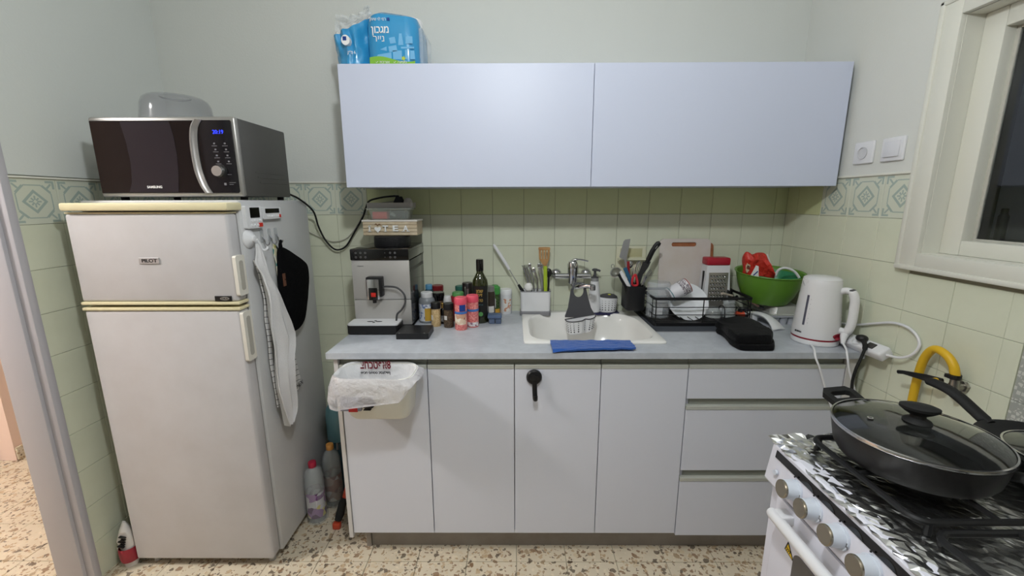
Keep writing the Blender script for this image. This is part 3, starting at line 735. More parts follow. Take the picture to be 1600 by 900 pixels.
ob('tank', MB().lathe(-0.872, -0.15, [(0.048, 0.0), (0.050, 0.01), (0.050, 0.20), (0.046, 0.27)], 28), mat('dark_teal_plastic', (52, 84, 98), 0.15), t)
ob('spigot', MB().cyl((-0.866, -0.195, 0.285), (-0.866, -0.200, 0.235), 0.005), silver, t)
# bolt cutter
t = thing('bolt_cutter', 'orange-red bolt cutter with black grips leaning on the cabinet end', 'tool', (-0.74, -0.36, 0))
om = mat('orange_red_paint', (196, 74, 50), 0.35)
ob('handle', MB().tube(smooth_pts([(-0.742, -0.300, 0.36), (-0.735, -0.335, 0.27), (-0.752, -0.375, 0.17), (-0.785, -0.430, 0.03)], 5), [(0.011, 0.007)]*16, 10, flat=(1, 0, 0)), om, t)
ob('grip', MB().tube([(-0.764, -0.393, 0.118), (-0.770, -0.403, 0.10), (-0.780, -0.420, 0.055), (-0.786, -0.430, 0.034)], [0.014, 0.017, 0.018, 0.015], 12), rubber, t)
ob('grip_end', MB().box(-0.806, -0.450, 0.0, -0.772, -0.425, 0.030, 0.006), om, t)
ob('handle', MB().tube(smooth_pts([(-0.726, -0.300, 0.36), (-0.718, -0.34, 0.22), (-0.722, -0.38, 0.10), (-0.735, -0.42, 0.012)], 5), [(0.012, 0.007)]*16, 10, flat=(1, 0, 0)), om, t)
ob('pivot', MB().cyl((-0.742, -0.318, 0.235), (-0.712, -0.318, 0.235), 0.016), black, t)
ob('loop', MB().tube(smooth_pts([(-0.742, -0.30, 0.36), (-0.748, -0.285, 0.30), (-0.745, -0.29, 0.24), (-0.735, -0.315, 0.235)], 5), 0.006, 8), om, t)
ob('jaw', MB().box(-0.742, -0.312, 0.35, -0.720, -0.278, 0.42, 0.005), blackm, t)

# ------------------------------------------------------------ paper pack on the wall cabinet
pk = thing('paper_pack', 'torn blue and clear wrapped pack of paper rolls on the left wall cabinet', 'paper pack', (-0.53, -0.18, 1.931))
blue = mat('blue_wrap', (52, 148, 200), 0.25, coat=0.3)
def pack_sec(x0, x1, y0, y1, z, r):
    return [(a, b_, z) for a, b_ in rrect(x0, y0, x1, y1, r, 8)]
m = MB()
zs = [(1.932, 0.001), (1.936, 0), (2.02, 0), (2.085, 0.0), (2.112, .008), (2.122, .022)]
m.rings([pack_sec(-0.565+d, -0.366-d, -0.300+d, -0.06-d, z, 0.05) for z, d in zs])
for v in m.b.verts:
    if v.co.z > 2.0: v.co.z += 0.012*math.sin((v.co.x+0.565)/0.2*2*PI*1.0)*0.4
ob('wrapped_rolls', m, blue, pk)
m = MB()
for cx in (-0.515, -0.415): m.lathe(cx, -0.18, [(0.048, 2.10), (0.048, 2.127), (0.044, 2.131)], 28)
ob('roll_tops', m, mat('paper_white', (236, 236, 236), 0.8), pk)
def slack(u, v):
    x = -0.705+0.150*u; zt = 2.048+0.030*u+0.055*u**3
    z = 1.932+(zt-1.932)*v
    s = math.sin(PI*min(1, u*0.9+0.1))
    x += 0.018*(1-v)*(1-u)
    return (x, -0.205-0.085*s**0.6+0.010*noise.noise(Vector((u*7, v*5, 1)))+0.008*math.sin(u*24+v*2)*(v), z)
ob('slack_wrap', MB().sheet(slack, 30, 14, 0.003), blue, pk)
def slack2(u, v):
    p = slack(u, v); return (p[0], -0.17+0.03*math.sin(u*9), p[2]+0.01)
ob('back_wrap', MB().sheet(slack2, 12, 6, 0.003), blue, pk)
film = mat('clear_film', (236, 240, 242), 0.1, alpha=0.26, bump=(50, 1, 0.01))
def tail(u, v):
    x = -0.700+0.15*u-0.01*v+0.02*v*(0.5-u); z = 2.040+0.03*u+0.055*u**3+v*(0.105-0.055*u)
    return (x+0.010*noise.noise(Vector((u*6, v*8, 4))), -0.25+0.03*noise.noise(Vector((u*7, v*6, 9)))+0.03*v, z)
ob('clear_film', MB().sheet(tail, 26, 18, 0.001), film, pk, label='torn clear film end')
ob('clear_film', MB().prism(rrect(-0.368, -0.27, -0.352, -0.09, 0.007), XY(0), 1.932, 2.075), film, pk)
green_p = mat('green_print', (132, 186, 66), 0.3); ltblue = mat('light_blue_print', (118, 182, 224), 0.3); navy = mat('navy_print', (24, 60, 136), 0.35)
yF = -0.3004
def hill(u, v):
    x = -0.552+0.174*u; return (x, yF-0.0005, 1.934+v*(0.022+0.010*math.sin(u*5+.6)))
ob('green_print', MB().sheet(hill, 20, 2, 0.0006), green_p, pk)
for poly in ([(-0.478, 2.0), (-0.448, 2.005), (-0.444, 1.985), (-0.475, 1.98)], [(-0.474, 2.03), (-0.452, 2.034), (-0.448, 2.012), (-0.47, 2.01)], [(-0.435, 2.045), (-0.425, 2.045), (-0.42, 2.005), (-0.44, 2.005)], [(-0.41, 2.035), (-0.385, 2.035), (-0.385, 2.01), (-0.412, 2.01)],
             [(-0.43, 1.999), (-0.38, 1.999), (-0.38, 1.993), (-0.43, 1.993)], [(-0.462, 1.986), (-0.428, 1.986), (-0.428, 1.955), (-0.462, 1.955)], [(-0.415, 1.988), (-0.405, 1.988), (-0.405, 1.955), (-0.415, 1.955)], [(-0.395, 1.985), (-0.38, 1.985), (-0.378, 1.955), (-0.397, 1.955)], [(-0.52, 1.972), (-0.468, 1.980), (-0.468, 1.955), (-0.53, 1.955)], [(-0.51, 1.99), (-0.485, 2.0), (-0.485, 1.985)]):
    ob('kitchen_print', MB().prism(poly, XZ, yF-0.0001, yF+0.0006), ltblue, pk)
ob('yellow_star', MB().prism([(-0.422+(.010 if k % 2 == 0 else .005)*math.cos(k*PI/5), 1.958+(.010 if k % 2 == 0 else .005)*math.sin(k*PI/5)) for k in range(10)], XZ, yF-0.0016, yF), mat('lime_print', (190, 206, 70), 0.4), pk)
text('lettering', 'ןובגמ', 0.036, (-0.505, yF-0.001, 2.058), FRONT, printw, pk, width=0.066, bold=0.0006)
text('lettering', 'ריינ', 0.032, (-0.512, yF-0.001, 2.027), FRONT, printw, pk, width=0.042)
text('lettering', 'קוויש יול ימר', 0.015, (-0.512, yF-0.001, 2.094), FRONT, printw, pk, width=0.060)
ob('emblem', MB().box(-0.478, yF-0.0012, 2.089, -0.468, yF, 2.099), navy, pk)
text('lettering', '✓ תכרוא   ✓ הגיפס', 0.012, (-0.47, yF-0.0018, 1.945), FRONT, printw, pk, width=0.12)
ob('round_emblem', MB().prism([(-0.636+.016*math.cos(k*PI/12), 2.020+.018*math.sin(k*PI/12)) for k in range(24)], XZ, -0.312, -0.290), printw, pk)
ob('emblem', MB().box(-0.646, -0.3125, 2.018, -0.632, -0.3115, 2.032), navy, pk)
text('lettering', 'ק"מ 6', 0.016, (-0.618, -0.3065, 1.978), FRONT, printw, pk, width=0.03)
# ------------------------------------------------------------ hanging waste bin with its liner
bn = thing('waste_bin', 'translucent white waste bin with a bag liner hanging under the left worktop edge', 'bin', (-0.485, -0.66, 0.69))
binm = mat('milky_plastic', (238, 236, 226), 0.35, alpha=0.93)
def binrect(x0, x1, y0, y1, r, z): return [(a, b_, z) for a, b_ in rrect(x0, y0, x1, y1, r, 7)]
BR = [(-0.570, -0.374, -0.708, -0.592, .030, .678), (-0.580, -0.366, -0.716, -0.592, .034, .690), (-0.612, -0.352, -0.738, -0.590, .045, .800), (-0.618, -0.347, -0.742, -0.590, .048, .836)]
rg = [binrect(*r) for r in BR]
inn = [binrect(a+.003, b_-.003, c-(-.003), d-.003, e, z+.003) for a, b_, c, d, e, z in BR]
ob('tub', MB().rings(rg+[inn[3]]+inn[2::-1]), binm, bn)
ob('hanger', MB().box(-0.56, -0.5905, 0.80, -0.52, -0.5875, 0.840).box(-0.44, -0.5905, 0.80, -0.40, -0.5875, 0.840), white, bn, kind='stuff')
st = ob('sticker', MB().box(-0.590, -0.7400, 0.725, -0.52, -0.7250, 0.772).rot(0, -0.10, 'X', (-0.55, -0.735, 0.745)), mat('grey_sticker', (132, 130, 140), 0.4), bn)
st2 = ob('sticker', MB().box(-0.562, -0.7408, 0.722, -0.532, -0.7250, 0.738).rot(0, -0.10, 'X', (-0.55, -0.735, 0.745)), mat('red_sticker', (178, 44, 40), 0.4), bn)
for k in range(5): ob('print_mark', MB().box(-0.512, -0.7405, 0.727+.009*k, -0.512+.04*(0.6+0.4*((k*7) % 3)/2), -0.7260, 0.730+.009*k).rot(0, -0.10, 'X', (-0.55, -0.735, 0.745)), printk, bn)
bagm = mat('bag_film', (238, 236, 242), 0.22, alpha=0.5, bump=(38, 1.0, 0.012))
bagi = mat('bag_film_inside', (238, 238, 240), 0.3, alpha=0.85, bump=(45, 0.7, 0.006))
N = 96
def loop(x0, x1, y0, y1, r, zf, amp, seed):
    base_ = rrect(x0, y0, x1, y1, r, 23); out = []
    for i, (a, b_) in enumerate(base_):
        n1 = noise.noise(Vector((a*22+seed, b_*22, seed))); n2 = noise.noise(Vector((a*55, b_*55+seed, seed*2)))
        cx_, cy_ = (x0+x1)/2, (y0+y1)/2; d = Vector((a-cx_, b_-cy_, 0)).normalized()
        out.append((a+d.x*amp*(n1+.5*n2), min(-0.590, b_+d.y*amp*(n1+.5*n2)), zf(a, b_)+0.004*n2))
    return out
def hem(a, b_):
    u = (a+0.64)/0.31; f = max(0, min(1, u))
    z = 0.730 + (0.045*max(0, f-.12)/.43 if f < .55 else 0.045-0.022*math.sin((f-.55)*7)+0.05*max(0, f-.75)*4)
    return min(z, 0.825) if b_ < -0.62 else 0.80
top = lambda a, b_: 0.842+0.004*math.sin(a*40)
mix = lambda f: (lambda a, b_: top(a, b_)*(1-f)+hem(a, b_)*f)
L_ = [loop(-0.620, -0.345, -0.744, -0.588, .05, top, .002, 1), loop(-0.628, -0.338, -0.750, -0.588, .055, mix(.08), .004, 2), loop(-0.636, -0.324, -0.757, -0.588, .055, mix(.35), .007, 3),
      loop(-0.641, -0.322, -0.760, -0.588, .055, mix(.7), .010, 4), loop(-0.638, -0.334, -0.757, -0.588, .055, mix(1.0), .010, 5), loop(-0.634, -0.338, -0.752, -0.588, .055, mix(.96), .008, 6)]
ob('liner_skirt', MB().rings(L_, cap0=False, cap1=False), bagm, bn, label='white plastic bag folded over the rim')
I_ = [loop(-0.620, -0.345, -0.744, -0.588, .05, top, .002, 1), loop(-0.612, -0.354, -0.735, -0.5935, .048, lambda a, b_: .835, .004, 7), loop(-0.600, -0.362, -0.725, -0.597, .045, lambda a, b_: .79, .008, 8), loop(-0.585, -0.376, -0.712, -0.600, .04, lambda a, b_: .725, .008, 9), loop(-0.55, -0.41, -0.69, -0.615, .03, lambda a, b_: .712, .006, 10)]
li = ob('liner_inside', MB().rings(I_, cap0=False), bagi, bn)
text('lettering', 'צחכטפא8', 0.045, (-0.508, -0.606, 0.836), (PI/2+.12, 0, 0), mat('maroon_print', (112, 28, 40), 0.5), bn, width=0.112, bold=0.0012)
text('lettering', 'תיכח סחסט כסנוליתן', 0.014, (-0.508, -0.609, 0.808), (PI/2+.12, 0, 0), printk, bn, width=0.108, bold=0.0006)

# ------------------------------------------------------------ coffee machine, tray and box on it
cm = thing('coffee_machine', 'silver and black automatic coffee machine at the left end of the worktop', 'coffee machine', (-0.565, -0.18, ZC))
sv = mat('coffee_silver', (196, 193, 190), 0.36, 0.4)
side = mat('dark_glossy_side', (52, 52, 52), 0.12)
ob('body', MB().box(-0.684, -0.292, 0.886, -0.444, -0.012, 1.176, 0.004), side, cm)
ob('front_plate', MB().box(-0.686, -0.302, 0.900, -0.443, -0.290, 1.010, 0.003).box(-0.686, -0.302, 1.012, -0.443, -0.290, 1.180, 0.003), sv, cm, kind='stuff')
ob('base', MB().box(-0.684, -0.300, ZC, -0.444, -0.015, 0.902, 0.004), black, cm)
hd = ob('head', MB().box(-0.688, -0.306, 1.180, -0.441, -0.010, 1.228, 0.005), blackg, cm)
ob('side_groove', MB().box(-0.4435, -0.28, 1.128, -0.4425, -0.03, 1.140), mat('groove_black', (18, 18, 18), 0.4), cm)
for x in (-0.662, -0.642, -0.622, -0.540, -0.518, -0.498):
    for z in (1.194, 1.212):
        if x == -0.540: m = MB().cyl((x, -0.3068, z), (x, -0.3058, z), 0.0014, n=8)
        else: m = MB().tube([(x+.0035*math.cos(a*PI/4), -0.3062, z+.0035*math.sin(a*PI/4)) for a in range(8)], 0.0006, 5, closed=True)
        ob('button_mark', m, mat('panel_print', (150, 150, 152), 0.5), hd)
text('lettering', 'VARIANZA', 0.0062, (-0.648, -0.3032, 1.156), FRONT, printg, cm, width=0.026)
sp = ob('spout', MB().box(-0.618, -0.338, 1.030, -0.552, -0.300, 1.114, 0.004), black, cm)
ob('spout_face', MB().box(-0.614, -0.342, 1.020, -0.562, -0.337, 1.106, 0.003), chrome, sp)
ob('spout_window', MB().box(-0.606, -0.3435, 1.018, -0.570, -0.3415, 1.070, 0.002), blackg, sp)
ob('spout_badge', MB().box(-0.597, -0.3445, 1.032, -0.577, -0.343, 1.050, 0.001), mat('badge_red', (206, 44, 36), 0.4), sp)
ob('outlet', MB().cyl((-0.588, -0.33, 1.020), (-0.588, -0.33, 1.004), 0.008), black, sp)
ob('milk_tube', MB().tube(smooth_pts([(-0.553, -0.322, 1.070), (-0.530, -0.326, 1.073), (-0.490, -0.330, 1.068), (-0.462, -0.332, 1.040), (-0.459, -0.333, 1.005), (-0.475, -0.334, 0.975), (-0.495, -0.335, 0.955), (-0.500, -0.335, 0.926)], 6), 0.0042, 8), mat('tube_grey', (70, 70, 72), 0.4), cm)
dt = ob('drip_tray', MB().prism(rrect(-0.692, -0.392, -0.478, -0.302, 0.014), XY(0), ZC+.004, 0.921), black, cm)
ob('tray_cover', MB().prism(rrect(-0.690, -0.390, -0.482, -0.303, 0.013), XY(0), 0.921, 0.927), white, dt)
for dx, dy in ((-.015, 0), (.015, 0), (0, -.012), (0, .012)):
    ob('slot', MB().prism([(-0.588+dx*1.2+.012*math.cos(a*PI/8)*(1.2 if dx else .5), -0.348+dy+.006*math.sin(a*PI/8)) for a in range(16)], XY(0), 0.927, 0.9274), rubber, dt)
ob('hopper_lid', MB().lathe(-0.551, -0.145, [(0.078, 1.228), (0.080, 1.232), (0.079, 1.268), (0.074, 1.273)], 48), mat('ribbed_black', (26, 26, 28), 0.5, bump=(90, 0.5, 0.004)), cm)
m = MB().prism(rrect(-0.474, -0.450, -0.343, -0.330, 0.008), XY(0), ZC, 0.906)
kb_ = thing('kitchen_scale', 'flat black square box lying in front of the coffee machine', 'scale', (-0.41, -0.39, ZC))
ob('body', m, black, kb_)
for x in (-0.46, -0.36): ob('contact', MB().cyl((x, -0.443, 0.906), (x, -0.443, 0.9068), 0.003), silver, kb_)

# wooden tray I (heart) TEA
tt = thing('tea_tray', 'wooden box lettered I heart TEA standing on the coffee machine', 'tray', (-0.55, -0.13, 1.2735))
wl_ = mat('pale_wood', (214, 200, 174), 0.6, mottle=(24, (194, 174, 144)))
x0, x1, y0, y1 = -0.667, -0.428, -0.185, -0.075
for k in range(4):
    z = 1.276+0.0155*k
    ob('slat', MB().box(x0, y0, z, x1, y0+.008, z+.0138, 0.001, 1), wl_, tt)
ob('side', MB().box(x0, y0+.008, 1.276, x0+.008, y1, 1.338), wl_, tt); ob('side', MB().box(x1-.008, y0+.008, 1.276, x1, y1, 1.338), wl_, tt)
ob('back', MB().box(x0+.008, y1-.008, 1.276, x1-.008, y1, 1.338), wl_, tt); ob('bottom', MB().box(x0+.008, y0+.008, 1.2735, x1-.008, y1-.008, 1.280), wl_, tt)
ob('rim', frame_ := MB().box(x0-.003, y0-.003, 1.336, x1+.003, y0+.008, 1.343).box(x0-.003, y1-.008, 1.336, x1+.003, y1+.003, 1.343).box(x0-.003, y0+.008, 1.336, x0+.008, y1-.008, 1.343).box(x1-.008, y0+.008, 1.336, x1+.003, y1-.008, 1.343), mat('white_rim', (226, 222, 214), 0.5), tt)
for ch, x in (('I', -0.636), ('T', -0.566), ('E', -0.523), ('A', -0.477)):
    cu = text('letter', ch, 0.034, (x, y0-.004, 1.305), FRONT, mat('letter_white', (240, 240, 238), 0.4), tt, width=0.0055 if ch == 'I' else 0.024, ext=0.003, bold=0.0010)
    for dx, zz in {'I': ((0, .0115), (0, -.0115)), 'T': ((0, -.0115),), 'A': ((-.0105, -.0115), (.0105, -.0115))}.get(ch, ()):
        ob('serif', MB().box(x+dx-.006, y0-.007, 1.305+zz-.0014, x+dx+.006, y0-.001, 1.305+zz+.0014), MATS['letter_white'], tt)
hp = [(0.0145*(16*math.sin(t)**3)/16, 0.0145*(13*math.cos(t)-5*math.cos(2*t)-2*math.cos(3*t)-math.cos(4*t))/16) for t in [2*PI*i/28 for i in range(28)]]
ob('heart', MB().prism([(a-0.600, b_+1.302) for a, b_ in hp], XZ, y0-.007, y0), MATS['letter_white'], tt)
ob('twine', MB().tube(smooth_pts([(-0.612, y0-.003, 1.322), (-0.606, y0-.006, 1.327), (-0.600, y0-.007, 1.318), (-0.593, y0-.006, 1.326), (-0.588, y0-.003, 1.320)], 4), 0.0013, 6), mat('jute', (140, 100, 60), 0.9), tt)
# plastic box standing in the tray
px = thing('snack_box', 'clear plastic food box with a red pack inside, standing on the wooden tea tray', 'box', (-0.55, -0.13, 1.344))
cb = [(-0.635, -0.470, -0.165, -0.095, 1.3435), (-0.648, -0.458, -0.176, -0.084, 1.392)]
ob('tub', MB().rings([[(a, b_, z) for a, b_ in rrect(p[0], p[2], p[1], p[3], .014)] for p in cb for z in (p[4],)]), mat('box_clear', (206, 212, 206), 0.12, alpha=0.35), px)
ob('rim', MB().prism(rrect(-0.654, -0.182, -0.452, -0.078, .016), XY(0), 1.388, 1.394), MATS['box_clear'], px)
ob('red_pack', MB().box(-0.630, -0.160, 1.346, -0.565, -0.10, 1.378, 0.003), mat('coral_red', (214, 84, 76), 0.5), px)
ob('dark_pouch', MB().pillow([(-0.560, 1.347), (-0.485, 1.347), (-0.480, 1.37), (-0.487, 1.384), (-0.556, 1.384)], lambda a, b_, d: (a, -0.13+d, b_), 0.05, wob=.6), cell_mat('dark_pouch', [(40, 54, 50), (30, 40, 38), (120, 130, 126), (24, 30, 30)], 60, 0.3), px)
ps = thing('power_block', 'grey flat power socket block lying on the plastic food box', 'power strip', (-0.55, -0.12, 1.3945))
ob('block', MB().prism(rrect(-0.655, -0.160, -0.449, -0.086, 0.012), XY(0), 1.3945, 1.417), mat('grey_block', (176, 172, 168), 0.4), ps)
bpg = thing('black_plug', 'black microwave plug with its long black cable pushed into the grey socket block', 'plug', (-0.53, -0.12, 1.4172))
ob('plug_head', MB().rings([[(a, b_, z) for a, b_ in rrect(-0.537-w1, -0.125-w1*.8, -0.502+w1, -0.100+w1*.8, .005)] for z, w1 in ((1.4172, .006), (1.428, .002), (1.444, -.004))]), black, bpg)
bc = [(-0.952, -0.232, 1.4535), (-0.937, -0.18, 1.433), (-0.927, -0.085, 1.38), (-0.924, -0.05, 1.304), (-0.903, -0.032, 1.237), (-0.863, -0.026, 1.195), (-0.813, -0.026, 1.211), (-0.765, -0.03, 1.278), (-0.713, -0.05, 1.349), (-0.686, -0.075, 1.392), (-0.660, -0.095, 1.425), (-0.600, -0.108, 1.440), (-0.545, -0.112, 1.446), (-0.520, -0.112, 1.445)]
ob('cable', MB().tube(smooth_pts(bc, 6), 0.0042, 8), rubber, bpg)
wpg = thing('white_plug', 'small white plug beside the black one on the grey socket block', 'plug', (-0.475, -0.12, 1.4172))
ob('plug_head', MB().lathe(-0.478, -0.118, [(0.020, 1.4172), (0.019, 1.424), (0.012, 1.434), (0.006, 1.438)], 16), mat('ivory_plastic', (206, 200, 190), 0.4), wpg)
ob('cable', MB().tube(smooth_pts([(-0.478, -0.10, 1.432), (-0.50, -0.062, 1.427), (-0.58, -0.060, 1.420), (-0.66, -0.055, 1.405), (-0.700, -0.035, 1.37), (-0.722, -0.015, 1.36), (-0.755, -0.010, 1.312), (-0.809, -0.010, 1.251), (-0.872, -0.010, 1.233), (-0.932, -0.010, 1.251), (-0.997, -0.010, 1.282)], 6), 0.0024, 7), mat('ivory_cable', (186, 184, 172), 0.5), wpg)

# ------------------------------------------------------------ jars and bottles
def jar(name, label, cat, x, y, prof, bm_, cap=None, capm=None, bands=(), fill=None, group='spice jars and bottles on the worktop', n=24, caplabel=None):
    t = thing(name, label, cat, (x, y, ZC), group=group)
    body = ob('body', MB().lathe(x, y, [(r, ZC+z) for r, z in prof], n), bm_, t)
    if cap: ob('cap', MB().lathe(x, y, [(r, ZC+z) for r, z in cap], n), capm, t, label=caplabel)
    for (r, z0, z1, m, a0, a1) in bands:
        if a0 is None:
            ob('label_band', MB().lathe(x, y, [(r, ZC+z0), (r, ZC+z1)], n, cap0=False, cap1=False), m, t)
        else:
            ob('label_band', MB().sheet(lambda u, v: (x+r*math.sin(a0+(a1-a0)*u), y-r*math.cos(a0+(a1-a0)*u), ZC+z0+(z1-z0)*v), 8, 1, 0.0006), m, t)
    return t
lab_w = mat('paper_label', (224, 222, 218), 0.6)
lw2 = cell_mat('blue_text_label', [(214, 218, 226), (222, 224, 230), (120, 136, 180), (214, 218, 226)], 120, 0.5)
mus = mat('mustard_label', (206, 164, 62), 0.5)
jar('supplement_bottle', 'grey supplement bottle with a white cap and blue and mustard label beside the coffee machine', 'bottle', -0.398, -0.190, [(.035, 0), (.037, .004), (.037, .098), (.034, .108), (.024, .118)], mat('grey_bottle', (132, 136, 140), 0.3), [(.026, .114), (.0265, .118), (.0265, .136), (.024, .139)], white, [(.0374, .010, .088, lw2, None, 0), (.0378, .012, .070, mus, -0.1, .75)])
jar('pill_bottle', 'dark teal bottle with a light blue cap behind the grey supplement bottle', 'bottle', -0.408, -0.085, [(.026, 0), (.028, .004), (.028, .105), (.022, .122), (.014, .130)], mat('dark_teal_glass', (36, 62, 72), 0.15), [(.0165, .130), (.0165, .150), (.015, .153)], mat('light_blue_cap', (90, 148, 184), 0.4))
jar('spice_jar', 'tallest black-capped jar, with a pale label, behind the beige spice jar', 'jar', -0.352, -0.160, [(.026, 0), (.029, .004), (.029, .090), (.026, .096)], mat('brown_contents', (96, 78, 60), 0.25), [(.0295, .096), (.0295, .128), (.027, .131)], blackg, [(.0294, .050, .078, cell_mat('beige_label', [(216, 206, 194), (206, 190, 172), (150, 110, 96)], 80, 0.5), None, 0)])
jar('red_lid_jar', 'dark jar with a maroon lid at the back, behind the tall black-capped jar', 'jar', -0.372, -0.055, [(.026, 0), (.028, .005), (.028, .11), (.026, .118)], mat('brown_glass', (64, 42, 30), 0.15), [(.0285, .118), (.0285, .140), (.026, .143)], mat('maroon_lid', (122, 30, 36), 0.35))
jar('spice_jar', 'small jar of beige spice with a black cap, in front of the tall black-capped jar', 'jar', -0.346, -0.258, [(.020, 0), (.0215, .004), (.0205, .03), (.020, .074), (.018, .080)], cell_mat('beige_spice', [(206, 178, 132), (190, 160, 112), (216, 190, 146)], 260, 0.3), [(.0215, .080), (.0215, .104), (.020, .107)], black, [(.0212, .030, .052, lab_w, -1.2, -.5)])
jar('spice_jar', 'small jar of dark brown spice with a black cap, beside the first salt-coloured shaker', 'jar', -0.287, -0.275, [(.021, 0), (.0225, .004), (.0215, .03), (.021, .074), (.019, .080)], cell_mat('brown_spice', [(84, 68, 52), (70, 56, 44), (104, 86, 66)], 260, 0.3), [(.0225, .080), (.0225, .104), (.021, .107)], black, [(.0222, .036, .054, lab_w, -.9, -.2)])
jar('small_bottle', 'tiny black bottle with a gold neck between the beige and the brown spice jars', 'bottle', -0.321, -0.226, [(.011, 0), (.0115, .003), (.0115, .065), (.006, .072), (.006, .09)], blackg, [(.0075, .074), (.0075, .094), (.006, .096)], mat('gold_cap', (206, 168, 96), 0.25, 0.8), [(.0118, .012, .04, cell_mat('grey_label', [(120, 118, 116), (70, 70, 72), (150, 148, 144)], 120, 0.5), None, 0)])
jar('pepper_mill', 'small glass grinder with a frosted top behind the brown spice jar', 'grinder', -0.305, -0.185, [(.018, 0), (.020, .004), (.020, .078), (.017, .086)], mat('amber_contents', (120, 94, 40), 0.15), [(.018, .086), (.020, .092), (.015, .118), (.013, .120)], mat('frosted_cap', (206, 206, 206), 0.4))
jar('red_green_tin', 'red container with a green lid behind the pink shakers', 'jar', -0.259, -0.165, [(.031, 0), (.032, .004), (.032, .112), (.030, .116)], mat('red_tin', (150, 28, 44), 0.35), [(.027, .116), (.027, .128), (.024, .133)], mat('green_lid', (86, 150, 84), 0.4))
jar('teal_lid_jar', 'jar with a dark teal lid at the back behind the red container', 'jar', -0.258, -0.070, [(.024, 0), (.026, .004), (.026, .118), (.024, .124)], mat('olive_contents', (90, 92, 60), 0.3), [(.0265, .124), (.0265, .140), (.024, .143)], mat('teal_lid', (54, 110, 96), 0.4))
t = jar('black_canister', 'tall black canister with silver stripes behind the second pink shaker', 'canister', -0.221, -0.108, [(.024, 0), (.0245, .004), (.0245, .162), (.022, .166)], mat('canister_black', (32, 24, 24), 0.35), None, None, [(.0248, .06, .150, mat('silver_stripe', (170, 166, 166), 0.3, 0.7), -.45, -.25), (.0248, .06, .140, MATS['silver_stripe'], -.05, .35)])
pk_m = cell_mat('pink_salt', [(226, 136, 130), (214, 116, 114), (232, 156, 148), (206, 104, 104)], 230, 0.3)
pink_cap = mat('pink_cap', (226, 84, 104), 0.4)
for i, (x, y, lab) in enumerate(((-0.229, -0.308, 'pink salt shaker with a navy and food-picture label, left of the other'), (-0.183, -0.266, 'pink salt shaker with only a blue band, right of the picture-labelled one'))):
    bands = [(.0272, .072, .082, mat('blue_band', (64, 116, 186), 0.5), None, 0)]
    if i == 0: bands += [(.0274, .084, .112, navy, -.1, .9), (.0272, .026, .070, cell_mat('food_label', [(222, 196, 172), (206, 160, 132), (236, 224, 206), (150, 70, 60)], 60, 0.5), -1.2, 1.0)]
    else: bands += [(.0272, .006, .024, cell_mat('text_label', [(232, 226, 226), (214, 206, 208), (150, 110, 130)], 130, 0.5), -1.2, 1.2)]
    jar('salt_shaker', lab, 'shaker', x, y, [(.0255, 0), (.0268, .004), (.0262, .05), (.0262, .108), (.0255, .112)], pk_m, [(.0268, .112), (.0275, .116), (.0272, .136), (.0245, .141)], pink_cap, bands)
oil = jar('oil_bottle', 'tall dark green olive oil bottle with a black label among the spices', 'bottle', -0.154, -0.195, [(.033, 0), (.036, .005), (.036, .175), (.033, .195), (.022, .215), (.0155, .228), (.0150, .262)], mat('olive_glass', (40, 44, 16), 0.06, coat=0.5), [(.0165, .236), (.0168, .240), (.0168, .282), (.015, .288)], blackg, [(.0364, .030, .172, mat('black_label', (16, 15, 14), 0.5), -1.1, 1.1)])
gold = mat('gold_print', (206, 172, 92), 0.4, 0.4)
for s, z, wd in (('ןמש', .150, .030), ('תיז', .132, .024), ('רוהט', .108, .028)):
    text('lettering', s, 0.020, (-0.154, -0.2325, ZC+z), FRONT, gold, oil, width=wd, bold=0.0003)
text('lettering', '750 ml', 0.007, (-0.152, -0.2325, ZC+.088), FRONT, mat('teal_print', (86, 140, 150), 0.5), oil, width=.024)
ob('leaf_emblem', MB().prism([(-0.150+.010*math.cos(k*PI/10), ZC+.045+.010*math.sin(k*PI/10)) for k in range(20)], XZ, -0.2326, -0.2318), mat('green_seal', (88, 150, 84), 0.5), oil)
jar('dark_jar', 'dark brown glass jar half hidden behind the olive oil bottle', 'jar', -0.114, -0.125, [(.022, 0), (.024, .004), (.024, .118), (.020, .130)], mat('dark_jar_glass', (58, 50, 42), 0.1), [(.021, .128), (.021, .150), (.019, .152)], mat('grey_lid', (120, 118, 114), 0.4), [(.0243, .03, .06, lab_w, -.2, .9)])
jar('herb_jar', 'herb jar with a bright green cap and yellow foot, right of the olive oil', 'jar', -0.094, -0.052, [(.022, 0), (.0235, .004), (.0225, .03), (.022, .1)], cell_mat('herbs', [(58, 84, 40), (74, 104, 48), (40, 62, 30)], 200, 0.25), [(.025, .1), (.0255, .104), (.0255, .132), (.018, .138), (.014, .143)], mat('green_cap', (66, 146, 66), 0.4), [(.0238, 0.001, .028, mat('yellow_foot', (206, 158, 58), 0.4), None, 0), (.0228, .035, .080, lab_w, -.1, .2)])
jar('white_tub', 'white round tub with a pale printed label, at the wall right of the herb jar', 'tub', -0.041, -0.045, [(.027, 0), (.0285, .004), (.0285, .098)], white, [(.0300, .098), (.0300, .118), (.028, .122)], mat('white_lid', (236, 236, 236), 0.4), [(.0289, .015, .078, cell_mat('orange_text_label', [(232, 230, 226), (228, 224, 218), (206, 150, 120)], 120, 0.5), -.4, 1.0)])
t = thing('pill_box', 'small slate blue lidded plastic box in front of the white tub', 'box', (-0.088, -0.212, ZC))
sl = mat('slate_blue_plastic', (84, 102, 134), 0.4)
for a in (0, 1): ob('tray', MB().box(-0.114+.029*a, -0.236, ZC, -0.088+.029*a, -0.188, ZC+.026, 0.003), mat('slate_blue_clear', (96, 112, 140), 0.2, alpha=0.8), t)
